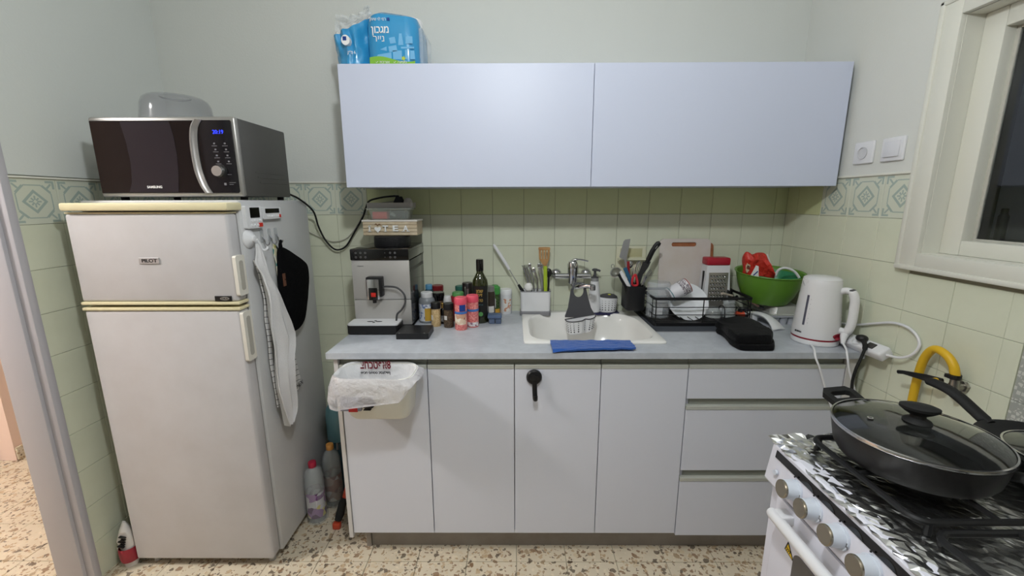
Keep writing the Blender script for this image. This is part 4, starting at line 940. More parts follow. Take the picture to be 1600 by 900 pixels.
ob('lid', MB().box(-0.120, -0.241, ZC+.026, -0.056, -0.183, ZC+.040, 0.004), sl, t)

# ------------------------------------------------------------ utensil holder left of the tap
uh = thing('utensil_holder', 'white utensil holder with a grey base left of the tap', 'holder', (0.102, -0.063, ZC))
m = MB(); R_ = [(0.032, 0.170, -0.095, -0.030)]
def rr(x0, y0, x1, y1, r, z): return [(a, b_, z) for a, b_ in rrect(x0, y0, x1, y1, r, 5)]
out_ = [rr(0.031, -0.096, 0.172, -0.030, .012, ZC+.022), rr(0.029, -0.098, 0.174, -0.028, .012, ZC+.118)]
ob('cup', MB().rings(out_+[rr(0.033, -0.094, 0.170, -0.032, .010, ZC+.118), rr(0.035, -0.092, 0.168, -0.034, .010, ZC+.028)]), white, uh)
ob('base', MB().rings([rr(0.028, -0.099, 0.175, -0.027, .014, ZC), rr(0.027, -0.100, 0.176, -0.026, .014, ZC+.018), rr(0.031, -0.096, 0.172, -0.030, .012, ZC+.0225)]), grey, uh)
ob('rim', MB().tube(rr(0.030, -0.097, 0.173, -0.029, .012, ZC+.118), 0.0025, 6, closed=True), grey, uh)
def spoonlike(name, label, p0, p1, head, m, hm=None, r=0.003, group='cutlery in the white holder'):
    t = thing(name, label, 'utensil', p0, group=group)
    ob('handle', MB().tube([p0, p1], [(r*1.6, r*.6), (r*2.2, r*.7)], 8, flat=(1, 0, 0.3)), m, t)
    if head: ob('head', head, hm or m, t)
    return t
t = thing('dish_brush', 'dish brush with a long white handle leaning left out of the white holder', 'brush', (0.04, -0.06, ZC+.03))
ob('rod', MB().tube([(0.050, -0.062, ZC+.06), (0.024, -0.060, 1.020), (-0.028, -0.052, 1.108)], 0.0022, 8), steel, t)
ob('handle', MB().tube([(-0.024, -0.052, 1.100), (-0.034, -0.051, 1.118), (-0.070, -0.047, 1.176), (-0.094, -0.045, 1.213), (-0.099, -0.044, 1.221)], [(.006, .004), (.0075, .005), (.008, .005), (.007, .005), (.003, .002)], 10, flat=(0.8, 0, 0.5)), white, t)
ob('bristles', MB().tube([(0.020, -0.061, 1.028), (0.046, -0.062, 0.985)], [0.006, 0.010], 10), black, t)
t = thing('scoop', 'white round-headed spoon standing at the left front of the white holder', 'utensil', (0.066, -0.08, ZC+.03), group='cutlery in the white holder')
ob('head', MB().sph((0.068, -0.085, 1.020), (0.021, 0.012, 0.022)), whiteb, t); ob('handle', MB().cyl((0.070, -0.083, 1.004), (0.075, -0.078, ZC+.035), 0.004), white, t)
for i, (xa, za, xb, lab) in enumerate(((0.046, 1.108, 0.090, 'steel fork leaning left in the white holder, furthest left of the steel cutlery'), (0.058, 1.112, 0.098, 'steel fork with ridged handle, second from the left in the white holder'), (0.073, 1.120, 0.104, 'longest steel spoon handle in the white holder, leaning left'), (0.094, 1.100, 0.110, 'short upright steel teaspoon handle in the middle of the white holder'))):
    y = -0.050-0.006*i
    t = thing('fork' if i < 2 else 'spoon', lab, 'cutlery', (xb, y, ZC+.03), group='cutlery in the white holder')
    ob('handle', MB().tube([(xb, y, ZC+.032), (xa+.018, y, 1.055), (xa, y, za)], [(.003, .0015), (.004, .002), (.0065, .0022)], 8, flat=(1, 0, 0)), chrome, t)
    if i < 2:
        for k in range(4): ob('tine', MB().tube([(xa+.008-.003*k+.004, y, za-.020+.002*k), (xa-.004*k+.006-.004, y, za+.012)], 0.001, 5), blackm if i == 0 else chrome, t)
    else: ob('bowl', MB().sph((xa, y-.002, za), (0.009, 0.003, 0.013), 12, 8), chrome, t)
t = thing('peeler', 'flat steel peeler with a broad square head in the white holder', 'utensil', (0.138, -0.07, ZC+.03), group='cutlery in the white holder')
ob('handle', MB().tube([(0.143, -0.074, ZC+.035), (0.134, -0.072, 1.05), (0.122, -0.070, 1.115)], [(.006, .002), (.007, .002), (.009, .002)], 8, flat=(1, 0, 0)), steel, t)
ob('head', MB().box(0.110, -0.074, 1.110, 0.134, -0.067, 1.131, 0.002), chrome, t)
t = thing('butter_knife', 'lime green plastic knife handle standing in the white holder', 'knife', (0.150, -0.07, ZC+.03), group='cutlery in the white holder')
ob('handle', MB().tube([(0.152, -0.083, ZC+.035), (0.149, -0.080, 1.03), (0.147, -0.076, 1.120)], [(.006, .004), (.009, .004), (.009, .004)], 10, flat=(1, 0, 0)), mat('lime_plastic', (164, 186, 52), 0.4), t)
t = thing('wooden_spatula', 'slotted wooden spatula standing tallest in the white holder', 'spatula', (0.15, -0.05, ZC+.03), group='cutlery in the white holder')
ob('handle', MB().tube([(0.150, -0.048, ZC+.035), (0.148, -0.047, 1.125)], [(.006, .004), (.007, .004)], 10, flat=(1, 0, 0)), wood, t)
sx0, sx1, zz0, zz1 = 0.116, 0.171, 1.150, 1.206
m = MB(); f = lambda a, b_, d: (a, -0.047+d, b_)
m.prism([(0.141, 1.118), (0.155, 1.118), (0.168, 1.150), (0.119, 1.150)], f, -.002, .002)
ob('blade_neck', m, wood, t)
sw = 0.0042; xs = [0.119]+[0.119+.049*(k+1)/4 for k in range(3)]+[0.168]
for k in range(4):
    ob('blade_finger', MB().prism([(xs[k]+(sw/2 if k else 0), 1.1495), (xs[k+1]-(sw/2 if k < 3 else 0), 1.1495), (xs[k+1]-(sw/2 if k < 3 else 0)+(k-1.5)*.0012, 1.194), (xs[k]+(sw/2 if k else 0)+(k-1.5)*.0012, 1.194)], f, -.002, .002), wood, t)
ob('blade_tip', MB().prism(rrect(0.1155, 1.192, 0.1715, 1.207, 0.005), f, -.002, .002), wood, t)
t = thing('ladle', 'black plastic ladle edge showing at the right of the white holder', 'utensil', (0.163, -0.05, ZC+.03), group='cutlery in the white holder')
ob('handle', MB().cyl((0.163, -0.042, ZC+.035), (0.168, -0.040, 1.08), 0.004), black, t); ob('head', MB().sph((0.166, -0.040, 1.082), (0.017, 0.010, 0.022)), black, t)

# ------------------------------------------------------------ wall tap with a hanging sponge basket
tp = thing('kitchen_tap', 'chrome wall-mounted mixer tap above the sink', 'tap', (0.28, -0.05, 1.03))
for x in (0.206, 0.354):
    ob('escutcheon', MB().lathe(0, 0, [(0.027, 0), (0.026, 0.006), (0.018, 0.016), (0.014, 0.018)], 28).xf(0, Matrix.Translation((x, -0.001, 1.070)) @ Matrix.Rotation(PI/2, 4, 'X')), chrome, tp)
    ob('inlet', MB().cyl((x, -0.012, 1.070), (x, -0.062, 1.070), 0.012), chrome, tp)
ob('bar', MB().cyl((0.196, -0.062, 1.070), (0.364, -0.062, 1.070), 0.014, n=24), chrome, tp)
ob('mixer_body', MB().lathe(0.280, -0.062, [(0.012, 1.030), (0.020, 1.034), (0.022, 1.045), (0.024, 1.09), (0.025, 1.105), (0.026, 1.112), (0.026, 1.125), (0.020, 1.140), (0.008, 1.146)], 32), chrome, tp)
ob('lever', MB().tube(smooth_pts([(0.268, -0.062, 1.135), (0.285, -0.064, 1.149), (0.315, -0.070, 1.150), (0.350, -0.078, 1.143)], 5), [(.012, .006)]*8+[(.009, .004)]*8, 12, flat=(0, 1, 0)), chrome, tp)
spt = [(0.280, -0.062, 1.040), (0.278, -0.085, 1.022), (0.290, -0.112, 1.026), (0.318, -0.140, 1.036), (0.345, -0.160, 1.040), (0.358, -0.170, 1.038)]
ob('spout', MB().tube(smooth_pts(spt, 6), [(.0115, .009)]*31, 14, flat=(0, 0, 1)), chrome, tp)
ob('nozzle', MB().lathe(0.358, -0.171, [(0.010, 1.022), (0.0125, 1.024), (0.0125, 1.044), (0.010, 1.047)], 20), chrome, tp)
sb = thing('sponge_basket', 'white perforated sponge basket on a dark grey strap hanging from the tap into the sink', 'basket', (0.30, -0.15, 0.825))
yb = -0.138
outer = [(0.276, 1.048), (0.296, 1.050), (0.327, 1.047), (0.334, 1.020), (0.345, 0.975), (0.357, 0.935), (0.374, 0.905), (0.362, 0.890), (0.237, 0.890), (0.236, 0.896), (0.250, 0.935), (0.256, 0.975), (0.263, 1.020)]
inner = [(0.290-.0+.026*math.cos(a*PI/10)*(0.9), 1.014+.030*math.sin(a*PI/10)) for a in range(20)]
inner = [(a+.008, b_) for a, b_ in inner]
c0 = (0.298, 1.012); A = angs_for([outer], c0, 40)
def strapf(a, b_, d): return (a, yb - (1.048-b_)*0.10 + d + max(0, b_-1.03)*0.6, b_)
ob('strap', MB().ringprism(ray_loop(outer, c0, A), ray_loop(inner, c0, A), strapf, 0, 0.004), dgrey, sb)
def lobes(x0, x1, yc, w_, z):
    out = []
    for i in range(40):
        a = 2*PI*i/40; x = (x0+x1)/2+(x1-x0)/2*math.copysign(abs(math.cos(a))**.75, math.cos(a)); u = (x-(x0+x1)/2)/((x1-x0)/2)
        pinch = 1-0.28*math.exp(-(u-.25)**2/0.02)
        out.append((x, yc-w_*abs(math.sin(a))**.7*(1 if math.sin(a) > 0 else 0)*pinch, z+0.012*u))
    return out
L2 = [lobes(0.255, 0.362, yb-.018, .045, 0.824), lobes(0.248, 0.368, yb-.017, .055, 0.832), lobes(0.238, 0.376, yb-.016, .066, 0.892), lobes(0.241, 0.373, yb-.017, .063, 0.892), lobes(0.251, 0.365, yb-.018, .052, 0.835)]
ob('basket', MB().rings(L2), white, sb)
ob('basket_rim', MB().tube(L2[2], 0.0028, 6, closed=True), dgrey, sb)
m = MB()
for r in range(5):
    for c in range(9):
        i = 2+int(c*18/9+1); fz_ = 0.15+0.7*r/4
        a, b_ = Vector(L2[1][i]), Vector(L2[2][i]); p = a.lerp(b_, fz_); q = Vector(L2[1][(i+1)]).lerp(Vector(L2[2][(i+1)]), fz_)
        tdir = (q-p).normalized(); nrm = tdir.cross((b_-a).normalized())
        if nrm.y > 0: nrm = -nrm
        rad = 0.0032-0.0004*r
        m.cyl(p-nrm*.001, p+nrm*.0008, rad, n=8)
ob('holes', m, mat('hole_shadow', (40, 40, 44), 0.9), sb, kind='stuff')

# ------------------------------------------------------------ soap dispenser caddy behind the sink
sd = thing('soap_caddy', 'white soap pump bottle with perforated sponge cup on navy tray behind the sink', 'soap dispenser', (0.44, -0.05, ZC))
ob('tray', MB().prism(rrect(0.355, -0.085, 0.508, -0.022, .006), XY(0), ZC, ZC+.010).box(0.448, -0.094, ZC, 0.462, -0.084, ZC+.008, 0.002), mat('navy_plastic', (40, 40, 78), 0.45), sd)
ob('bottle', MB().lathe(0.388, -0.054, [(0.028, ZC+.010), (0.031, ZC+.014), (0.032, ZC+.05), (0.028, ZC+.10), (0.021, ZC+.145), (0.019, ZC+.162)], 28), white, sd)
pu = ob('pump', MB().lathe(0.388, -0.054, [(0.018, ZC+.162), (0.018, ZC+.182), (0.008, ZC+.185), (0.006, ZC+.195), (0.006, ZC+.210), (0.014, ZC+.212), (0.015, ZC+.218), (0.010, ZC+.222)], 20).tube([(0.388, -0.054, ZC+.214), (0.405, -0.058, ZC+.215), (0.412, -0.06, ZC+.210)], 0.005, 8), dgrey, sd)
ob('collar', MB().lathe(0.388, -0.054, [(0.0185, ZC+.163), (0.0185, ZC+.178)], 20), mat('clear_collar', (190, 190, 190), 0.2, alpha=.6), pu)
cupo = [[(0.455+.046*k*math.cos(a*PI/20), -0.054+.030*k*math.sin(a*PI/20), ZC+z+.010*math.cos(a*PI/20)*-0.3*(z > .05)) for a in range(40)] for k, z in ((.86, .011), (.92, .02), (1.04, .082), (.98, .082), (.86, .022))]
ob('sponge_cup', MB().rings(cupo), white, sd)
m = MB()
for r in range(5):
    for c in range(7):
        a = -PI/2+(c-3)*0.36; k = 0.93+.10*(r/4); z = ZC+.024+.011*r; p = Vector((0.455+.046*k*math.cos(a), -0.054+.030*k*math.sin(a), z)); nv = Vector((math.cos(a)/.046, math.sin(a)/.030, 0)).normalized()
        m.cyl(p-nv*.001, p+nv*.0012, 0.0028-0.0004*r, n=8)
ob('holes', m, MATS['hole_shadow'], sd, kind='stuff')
ob('cup_lid', MB().lathe(0.455, -0.054, [(0.046, ZC+.082), (0.044, ZC+.088), (0.030, ZC+.096), (0.012, ZC+.100)], 32, sy=.66), dgrey, sd)
ob('sponge', MB().sph((0.458, -0.066, ZC+.092), (0.012, 0.008, 0.008)), mat('yellow_sponge', (206, 206, 70), 0.9), sd)
# soap dish recessed in the tiles
t = thing('soap_dish', 'cream ceramic soap dish built into the wall tiles behind the utensils', 'soap dish', (0.57, -0.02, 1.06))
cer = mat('cream_ceramic', (222, 220, 194), 0.2)
ob('plate', MB().box(0.497, -0.012, 1.062, 0.642, 0.0, 1.207, 0.004), cer, t)
ob('niche', MB().box(0.515, -0.0135, 1.155, 0.622, -0.0115, 1.196, 0.001), mat('niche_ceramic', (196, 192, 154), 0.25), t)
ob('ledge', MB().tube([(0.502, -0.030, 1.145), (0.637, -0.030, 1.145)], [(.020, .007)]*2, 12, flat=(0, 1, 0)), cer, t)
# blue cloth on the sink edge
def bcl(u, v):
    x = 0.138+0.306*u+.004*noise.noise(Vector((v*6, u*3, 0))); y = -0.505-0.106*v+0.022*u*v+.005*noise.noise(Vector((u*6, 2, v)))
    z = ZC+.012+.003*noise.noise(Vector((u*9, v*9, 5)))
    if y < -0.604: z -= min(0.02, (-0.604-y)*1.2)
    return (x, y, z)
t = solo('blue_cloth', 'folded bright blue microfibre cloth lying over the front edge of the sink', 'cloth', MB().sheet(bcl, 40, 16, 0.007), mat('blue_microfibre', (36, 88, 170), 0.95, bump=(300, 1, 0.003), sheen=0.3))
# black suction hook on the cabinet door
t = thing('door_hook', 'black suction hook stuck on the cabinet door below the sink', 'hook', (0.07, -0.59, 0.70))
ob('cup', MB().lathe(0, 0, [(0.029, 0), (0.029, 0.007), (0.024, 0.013), (0.015, 0.014), (0.014, 0.018), (0.0, 0.019)], 32, cap1=False).xf(0, Matrix.Translation((0.073, -0.5855, 0.782)) @ Matrix.Rotation(PI/2, 4, 'X')), black, t)
ob('hook', MB().tube(smooth_pts([(0.074, -0.602, 0.770), (0.075, -0.603, 0.735), (0.076, -0.606, 0.712), (0.077, -0.616, 0.703), (0.077, -0.622, 0.710), (0.077, -0.622, 0.722)], 4), [(.009, .005)]*12+[(.008, .005)]*9, 12, flat=(1, 0, 0)), black, t)
# ------------------------------------------------------------ drying mat, dish rack and what it holds
dm = thing('drying_mat', 'thin dark grey drying mat under the black dish rack', 'mat', (0.82, -0.18, ZC))
ob('mat', MB().prism(rrect(0.594, -0.352, 1.045, -0.014, 0.01), XY(0), ZC, ZC+.004), mat('mat_grey', (66, 70, 78), 0.85, bump=(200, .6, .002)), dm)
ob('border', MB().box(0.586, -0.360, ZC, 0.900, -0.3535, ZC+.002).box(0.586, -0.3535, ZC, 0.5925, -0.10, ZC+.002), mat('mat_edge_grey', (150, 152, 156), 0.9), dm, label='pale grey piping of the mat')
ZM = ZC+.004
rk = thing('dish_rack', 'black wire dish rack on the drying mat right of the sink', 'dish rack', (0.815, -0.16, ZM))
RX0, RX1, RY0, RY1, RZ = 0.612, 1.035, -0.268, -0.045, 1.004
trm = MB()
tr = [rrect(RX0-.004, RY0-.018, RX1+.004, RY1+.01, .012), rrect(RX0+.004, RY0-.008, RX1-.004, RY1+.002, .010)]
trm.rings([[(a, b_, ZM) for a, b_ in tr[0]], [(a, b_, ZM+.014) for a, b_ in tr[0]], [(a, b_, ZM+.014) for a, b_ in tr[1]], [(a, b_, ZM+.006) for a, b_ in tr[1]]])
ob('drip_tray', trm, black, rk)
rect = lambda z, d=0: [(a, b_, z) for a, b_ in rrect(RX0+d, RY0+d, RX1-d, RY1-d, .012, 4)]
ob('rim', MB().tube(rect(RZ), [(.0065, .0045)]*len(rect(RZ)), 8, closed=True, flat=(0, 0, 1)), blackm, rk)
for z in (0.966, 0.932, 0.905): ob('wire', MB().tube(rect(z), 0.0021, 6, closed=True), blackm, rk)
for x in (RX0+.006, 0.825, RX1-.006):
    for y in (RY0, RY1): ob('wire', MB().cyl((x, y, ZM+.012), (x, y, RZ), 0.0024, n=6), blackm, rk)
for k in range(6):
    y = RY0+.03+k*.032
    ob('wire', MB().cyl((RX0, y, .905), (RX0, y, .940 if k else RZ), 0.0018, n=6), blackm, rk)
    ob('wire', MB().cyl((RX1, y, .905), (RX1, y, .940 if k else RZ), 0.0018, n=6), blackm, rk)
for k in range(11):
    x = RX0+.035+k*.035
    ob('wire', MB().cyl((x, RY0, .905), (x, RY1, .905), 0.0018, n=6), blackm, rk)
ob('plate_arch', MB().tube(smooth_pts([(0.94, -0.23, .905), (0.94, -0.225, .945), (0.94, -0.20, .958), (0.94, -0.175, .945), (0.94, -0.17, .905)], 4), 0.002, 6), blackm, rk)
# cutlery cup on the left side of the rack
cup = MB()
cx0, cx1, cy0, cy1 = 0.515, 0.600, -0.175, -0.065
ro = lambda d, z: [(a, b_, z) for a, b_ in rrect(cx0+d, cy0+d, cx1-d, cy1-d, .012, 4)]
cup.rings([ro(.004, .925), ro(0, .932), ro(0, 1.040), ro(.003, 1.040), ro(.003, .935)])
ob('cutlery_cup', cup, black, rk)
ob('cup_hook', MB().box(0.596, -0.15, 1.000, 0.616, -0.09, 1.014, 0.002), black, rk)
YC = -0.12
def utens(name, label, cat='utensil', p=(0.55, YC, .94)):
    return thing(name, label, cat, p, group='utensils in the black cutlery cup')
t = utens('turner', 'steel turner with a broad blade, tallest on the left of the black cutlery cup', 'spatula')
f = lambda a, b_, d: (a, YC+.015+d+(b_-1.1)*.1, b_)
ob('blade', MB().prism([(0.490, 1.165), (0.508, 1.238), (0.516, 1.246), (0.540, 1.249), (0.534, 1.21), (0.524, 1.157), (0.515, 1.150)], f, 0, .0015), mat('dull_steel', (168, 168, 170), 0.35, 0.7), t)
ob('handle', MB().tube([(0.518, YC+.020, 1.155), (0.543, YC+.010, 1.062), (0.556, YC, .950)], [(.007, .0015), (.005, .002), (.005, .003)], 8, flat=(1, 0, 0)), MATS['dull_steel'], t)
t = utens('chef_knife', 'black handled knife leaning right, highest in the black cutlery cup', 'knife')
ob('handle', MB().tube(smooth_pts([(0.612, YC, 1.140), (0.622, YC-.002, 1.165), (0.634, YC-.004, 1.195), (0.650, YC-.006, 1.222), (0.665, YC-.008, 1.236)], 4), [(.010, .007)]*3+[(.012, .008)]*8+[(.013, .008)]*4+[(.009, .006)]*2, 12, flat=(1, 0, -.6)), black, t)
ob('handle_slot', MB().tube([(0.643, YC-.014, 1.207), (0.652, YC-.0155, 1.221)], .002, 6), silver, t)
ob('blade', MB().prism([(0.596, 1.147), (0.632, 1.147), (0.620, 1.118), (0.598, 1.085), (0.566, .955), (0.560, .955), (0.572, 1.075)], lambda a, b_, d: (a, YC+d, b_), 0, .002), mat('dark_blade', (88, 88, 90), 0.3, 0.8), t)
t = utens('kitchen_scissors', 'red handled scissors standing handle up at the front of the black cutlery cup', 'scissors')
rm = MATS['red_plastic'] if 'red_plastic' in MATS else red
ob('handle', MB().tube(smooth_pts([(0.540, -0.155, 1.050), (0.541, -0.157, 1.075), (0.551, -0.158, 1.092), (0.559, -0.157, 1.075), (0.565, -0.155, 1.046), (0.555, -0.153, 1.040), (0.545, -0.153, 1.042)], 4, True), .0055, 8, closed=True), mat('bright_red_plastic', (196, 48, 56), 0.35), t)
ob('blade', MB().box(0.545, -0.150, .945, 0.560, -0.147, 1.045), chrome, t)
t = utens('red_peeler', 'dark red flat handled utensil upright in the middle of the black cutlery cup')
ob('handle', MB().tube([(0.540, -0.13, .95), (0.528, -0.133, 1.09), (0.523, -0.134, 1.150)], [(.004, .002), (.006, .003), (.0065, .003)], 8, flat=(1, 0, 0)), mat('dark_red', (150, 34, 42), 0.4), t)
t = utens('blue_spatula', 'blue handled utensil leaning left in the black cutlery cup')
ob('handle', MB().tube([(0.552, -0.14, .95), (0.532, -0.143, 1.068), (0.506, -0.145, 1.122)], [(.005, .003), (.008, .004), (.009, .004)], 8, flat=(1, 0, 0)), mat('petrol_blue', (44, 96, 130), 0.4), t)
t = utens('white_tongs', 'white and steel tongs leaning far left over the edge of the black cutlery cup')
ob('handle', MB().tube([(0.545, -0.150, .95), (0.525, -0.155, 1.040), (0.498, -0.158, 1.085), (0.484, -0.158, 1.108)], [(.005, .003), (.008, .003), (.009, .003), (.007, .003)], 8, flat=(1, 0, .3)), white, t)
ob('inner_arm', MB().tube([(0.538, -0.146, .95), (0.512, -0.150, 1.040), (0.482, -0.150, 1.095)], [(.004, .003), (.009, .004), (.011, .004)], 8, flat=(1, 0, .3)), black, t)
t = utens('tea_strainer', 'round wire strainer with a small loop, hanging left of the black cutlery cup', 'strainer')
MS = Matrix.Translation((0.474, -0.110, 1.094)) @ Matrix.Rotation(0.9, 4, 'X') @ Matrix.Rotation(-0.5, 4, 'Y')
ob('ring', MB().tube([(MS @ Vector((.024*math.cos(a*PI/12), .024*math.sin(a*PI/12), 0))) for a in range(24)], .0024, 6, closed=True), steel, t)
ob('mesh', MB().lathe(0, 0, [(.002, -.018), (.012, -.015), (.020, -.007), (.0235, 0)], 24, cap1=False).xf(0, MS), mat('wire_mesh', (120, 120, 116), 0.4, 0.7, alpha=.75), t)
ob('loop', MB().tube([(0.459+.007*math.cos(a*PI/6), -0.110, 1.124+.009*math.sin(a*PI/6)) for a in range(12)], .0015, 6, closed=True), steel, t)
ob('handle', MB().tube([(0.490, -0.112, 1.084), (0.530, -0.118, 1.02), (0.545, -0.12, .95)], .003, 6), steel, t)
t = utens('steel_ladle', 'small steel ladle with a shiny bowl up, at the back of the black cutlery cup', 'ladle')
ob('bowl', MB().sph((0.545, -0.085, 1.128), (0.016, 0.008, 0.018)), chrome, t); ob('handle', MB().tube([(0.560, -0.088, 1.112), (0.556, -0.09, 1.03), (0.552, -0.095, .95)], .0028, 6), chrome, t)
t = utens('whisk', 'steel wire whisk behind the knife in the black cutlery cup', 'whisk')
for k in range(5):
    a = k*PI/5; dx, dy = math.cos(a)*.013, math.sin(a)*.010
    ob('wire', MB().tube(smooth_pts([(0.572, -0.10, 1.065), (0.577+dx, -0.10+dy, 1.105), (0.582+dx*.8, -0.10+dy*.8, 1.135), (0.583, -0.10, 1.146), (0.582-dx*.8, -0.10-dy*.8, 1.135), (0.577-dx, -0.10-dy, 1.105), (0.572, -0.10, 1.065)], 3), .001, 5), chrome, t)
ob('handle', MB().cyl((0.572, -0.10, 1.066), (0.560, -0.105, .95), .004), chrome, t)
t = utens('table_fork', 'steel fork with spread tines leaning right, in front of the knife blade', 'fork')
ob('handle', MB().tube([(0.572, -0.150, .95), (0.584, -0.155, 1.035), (0.600, -0.158, 1.085)], [(.004, .0015), (.004, .0015), (.008, .0015)], 8, flat=(1, 0, 0)), chrome, t)
for k in range(4): ob('tine', MB().tube([(0.595+.004*k, -0.158, 1.084-.002*k), (0.618+.005*k, -0.160, 1.118-.006*k)], .0013, 5), chrome, t)
# things standing in the rack (they rest on the wire floor at z = 0.907)
ZR = 0.9075
t = thing('clear_tub', 'clear plastic tub upside down at the left of the dish rack', 'tub', (0.65, -0.17, ZR))
ob('wall', MB().lathe(0.653, -0.185, [(0.052, ZR), (0.050, ZR+.004), (0.052, ZR+.15), (0.046, ZR+.158), (0.044, ZR+.156), (0.049, ZR+.148), (0.047, ZR+.004)], 40, cap0=False), mat('tub_clear', (206, 212, 218), 0.08, alpha=0.22), t)
ob('sticker', MB().sheet(lambda u, v: (0.653+.0528*math.sin(-.6+.7*u), -0.185-.0528*math.cos(-.6+.7*u), ZR+.015+.035*v), 6, 1, .0006), mat('white_sticker', (220, 222, 226), 0.5, alpha=.85), t)
t = thing('dinner_plate', 'large white plate leaning in the middle of the dish rack', 'plate', (0.80, -0.15, .96), local=True, rot=(0.93, 0.28, -0.25))
pp = [(0.0, -.004), (.045, -.004), (.052, .002), (.085, .012), (.086, .014), (.052, .006), (.043, 0), (0.0, 0)]
ob('plate', MB().lathe(0, 0, pp, 56, sx=1.08, sy=1.08, cap0=False, cap1=False), mat('plate_white', (232, 234, 238), 0.12), t)
t = thing('soup_plate', 'white plate standing behind the large leaning one in the dish rack', 'plate', (0.800, -0.098, .968), local=True, rot=(1.25, 0.15, -0.15))
ob('plate', MB().lathe(0, 0, [(a*.8, b_) for a, b_ in pp], 48, cap0=False, cap1=False), MATS['plate_white'], t)
t = thing('patterned_mug', 'white mug with a grey lace pattern lying tilted on the plates', 'mug', (0.742, -0.185, 1.025), local=True, rot=(0.25, 1.05, 0.35))
mgw = mat('mug_white', (226, 224, 230), 0.1)
ob('mug', MB().lathe(0, 0, [(.030, -.048), (.034, -.044), (.035, .048), (.033, .050), (.031, .046), (.030, -.040)], 36), mgw, t)
ob('lace_band', MB().lathe(0, 0, [(.0353, .008), (.0356, .042)], 36, cap0=False, cap1=False), cell_mat('lace', [(206, 200, 204), (120, 112, 122), (226, 222, 226), (150, 142, 150)], 220, .2), t)
ob('rim_line', MB().lathe(0, 0, [(.0355, .044), (.0355, .048)], 36, cap0=False, cap1=False), mat('rust_line', (150, 76, 66), .3), t)
ob('base_line', MB().lathe(0, 0, [(.0346, -.042), (.0348, -.038)], 36, cap0=False, cap1=False), mat('teal_line', (70, 120, 130), .3), t)
# box grater
t = thing('box_grater', 'white box grater with a dark red handle block standing behind the plates', 'grater', (0.935, -0.115, ZR))
gx, gy = 0.945, -0.094
ob('body', MB().rings([[(gx+sx*a, gy+sy*b_, z) for sx, sy in ((-1, -1), (1, -1), (1, 1), (-1, 1))] for z, a, b_ in ((ZR, .066, .036), (1.128, .052, .028))]), white, t)
ob('handle', MB().box(gx-.054, gy-.032, 1.128, gx+.054, gy+.032, 1.164, .008, 3), mat('crimson_plastic', (170, 32, 50), .35), t)
gpl = lambda z: gy-.036+(z-ZR)/(1.128-ZR)*.008
tilt = math.atan(.008/(1.128-ZR))
ob('grating_face', MB().box(gx-.042, gpl(.98)-.0035, .935, gx+.046, gpl(.98)-.001, 1.095).rot(0, -tilt, 'X', (gx, gpl(.98), .98)), mat('grater_steel', (176, 172, 164), .3, .8), t)
ob('side_slot', MB().box(gx-.0555, gy-.012, 1.00, gx-.0535-.006, gy+.0, 1.10), black, t)
m = MB(); m2 = MB()
for r in range(7):
    for c in range(5 if r % 2 else 6):
        x = gx-.033+c*.0135+(.00675 if r % 2 else 0); z = 1.078-r*.0185; y = gpl(z)-.0045
        m.cyl((x, y+.002, z), (x, y, z), .0042, n=10); m2.sph((x, y, z-.0035), (.0052, .0028, .0035), 10, 6)
ob('grating_holes', m, mat('grater_hole', (28, 28, 30), .6), t, kind='stuff'); ob('grating_teeth', m2, chrome, t, kind='stuff')
# cutting boards against the wall
bm_ = mat('white_board', (224, 216, 212), 0.45, mottle=(6, (216, 204, 194)), alpha=.97)
t = thing('cutting_board', 'white plastic cutting board with a handle slot leaning on the tiles', 'cutting board', (0.82, -0.03, .90))
outer = rrect(0.700, ZC+.018, 0.945, 1.243, .022, 5); inner = rrect(0.757, 1.206, 0.876, 1.226, .009, 4); c0 = (0.8165, 1.216)
A = angs_for([outer, inner], c0, 40)
bf = lambda a, b_, d: (a, -0.046+d+(b_-.9)*.07, b_)
ob('board', MB().ringprism(ray_loop(outer, c0, A), ray_loop(inner, c0, A), bf, 0, .006), bm_, t)
t = thing('wooden_board', 'brown wooden cutting board mostly hidden behind the white one', 'cutting board', (0.83, -0.02, .90))
ob('board', MB().prism(rrect(0.735, ZC+.018, 0.962, 1.224, .02, 5), lambda a, b_, d: (a, -0.036+d+(b_-.9)*.06, b_), 0, .010), mat('board_wood', (176, 112, 74), .5, mottle=(20, (150, 92, 58))), t)
# clutter at the right of the rack
gl = mat('tumbler_glass', (206, 212, 212), .04, alpha=.35)
t = thing('drinking_glass', 'clear drinking glass upside down at the right end of the dish rack', 'glass', (0.965, -0.20, ZR))
ob('glass', MB().lathe(0.968, -0.205, [(.030, ZR), (.026, ZR+.070), (.024, ZR+.074), (.023, ZR+.070), (.028, ZR+.001)], 32, cap0=False), gl, t)
t = thing('glass_bowl', 'small clear glass bowl lying in the dish rack in front of the grater', 'bowl', (0.905, -0.20, ZR))
ob('bowl', MB().lathe(0.900, -0.205, [(.034, ZR), (.030, ZR+.030), (.016, ZR+.044), (.014, ZR+.042), (.027, ZR+.028), (.032, ZR+.001)], 32, cap0=False), gl, t)
t = thing('hand_peeler', 'beige handled peeler lying across the right end of the dish rack', 'peeler', (0.97, -0.20, 1.0))
ob('handle', MB().tube([(0.925, -0.215, 1.016), (0.945, -0.205, 1.012), (0.985, -0.190, 1.000)], [(.006, .005), (.008, .005), (.007, .005)], 10, flat=(0, 1, 0)), mat('beige_handle', (186, 172, 158), .4), t)
ob('blade', MB().tube([(0.985, -0.190, 1.000), (1.015, -0.175, .985)], [(.006, .002)]*2, 8, flat=(0, 1, 0)), chrome, t)
t = thing('saucepan_lid', 'dark lid on edge at the back right corner of the dish rack', 'lid', (1.02, -0.11, .97), local=True, rot=(1.1, 0.9, 0.6))
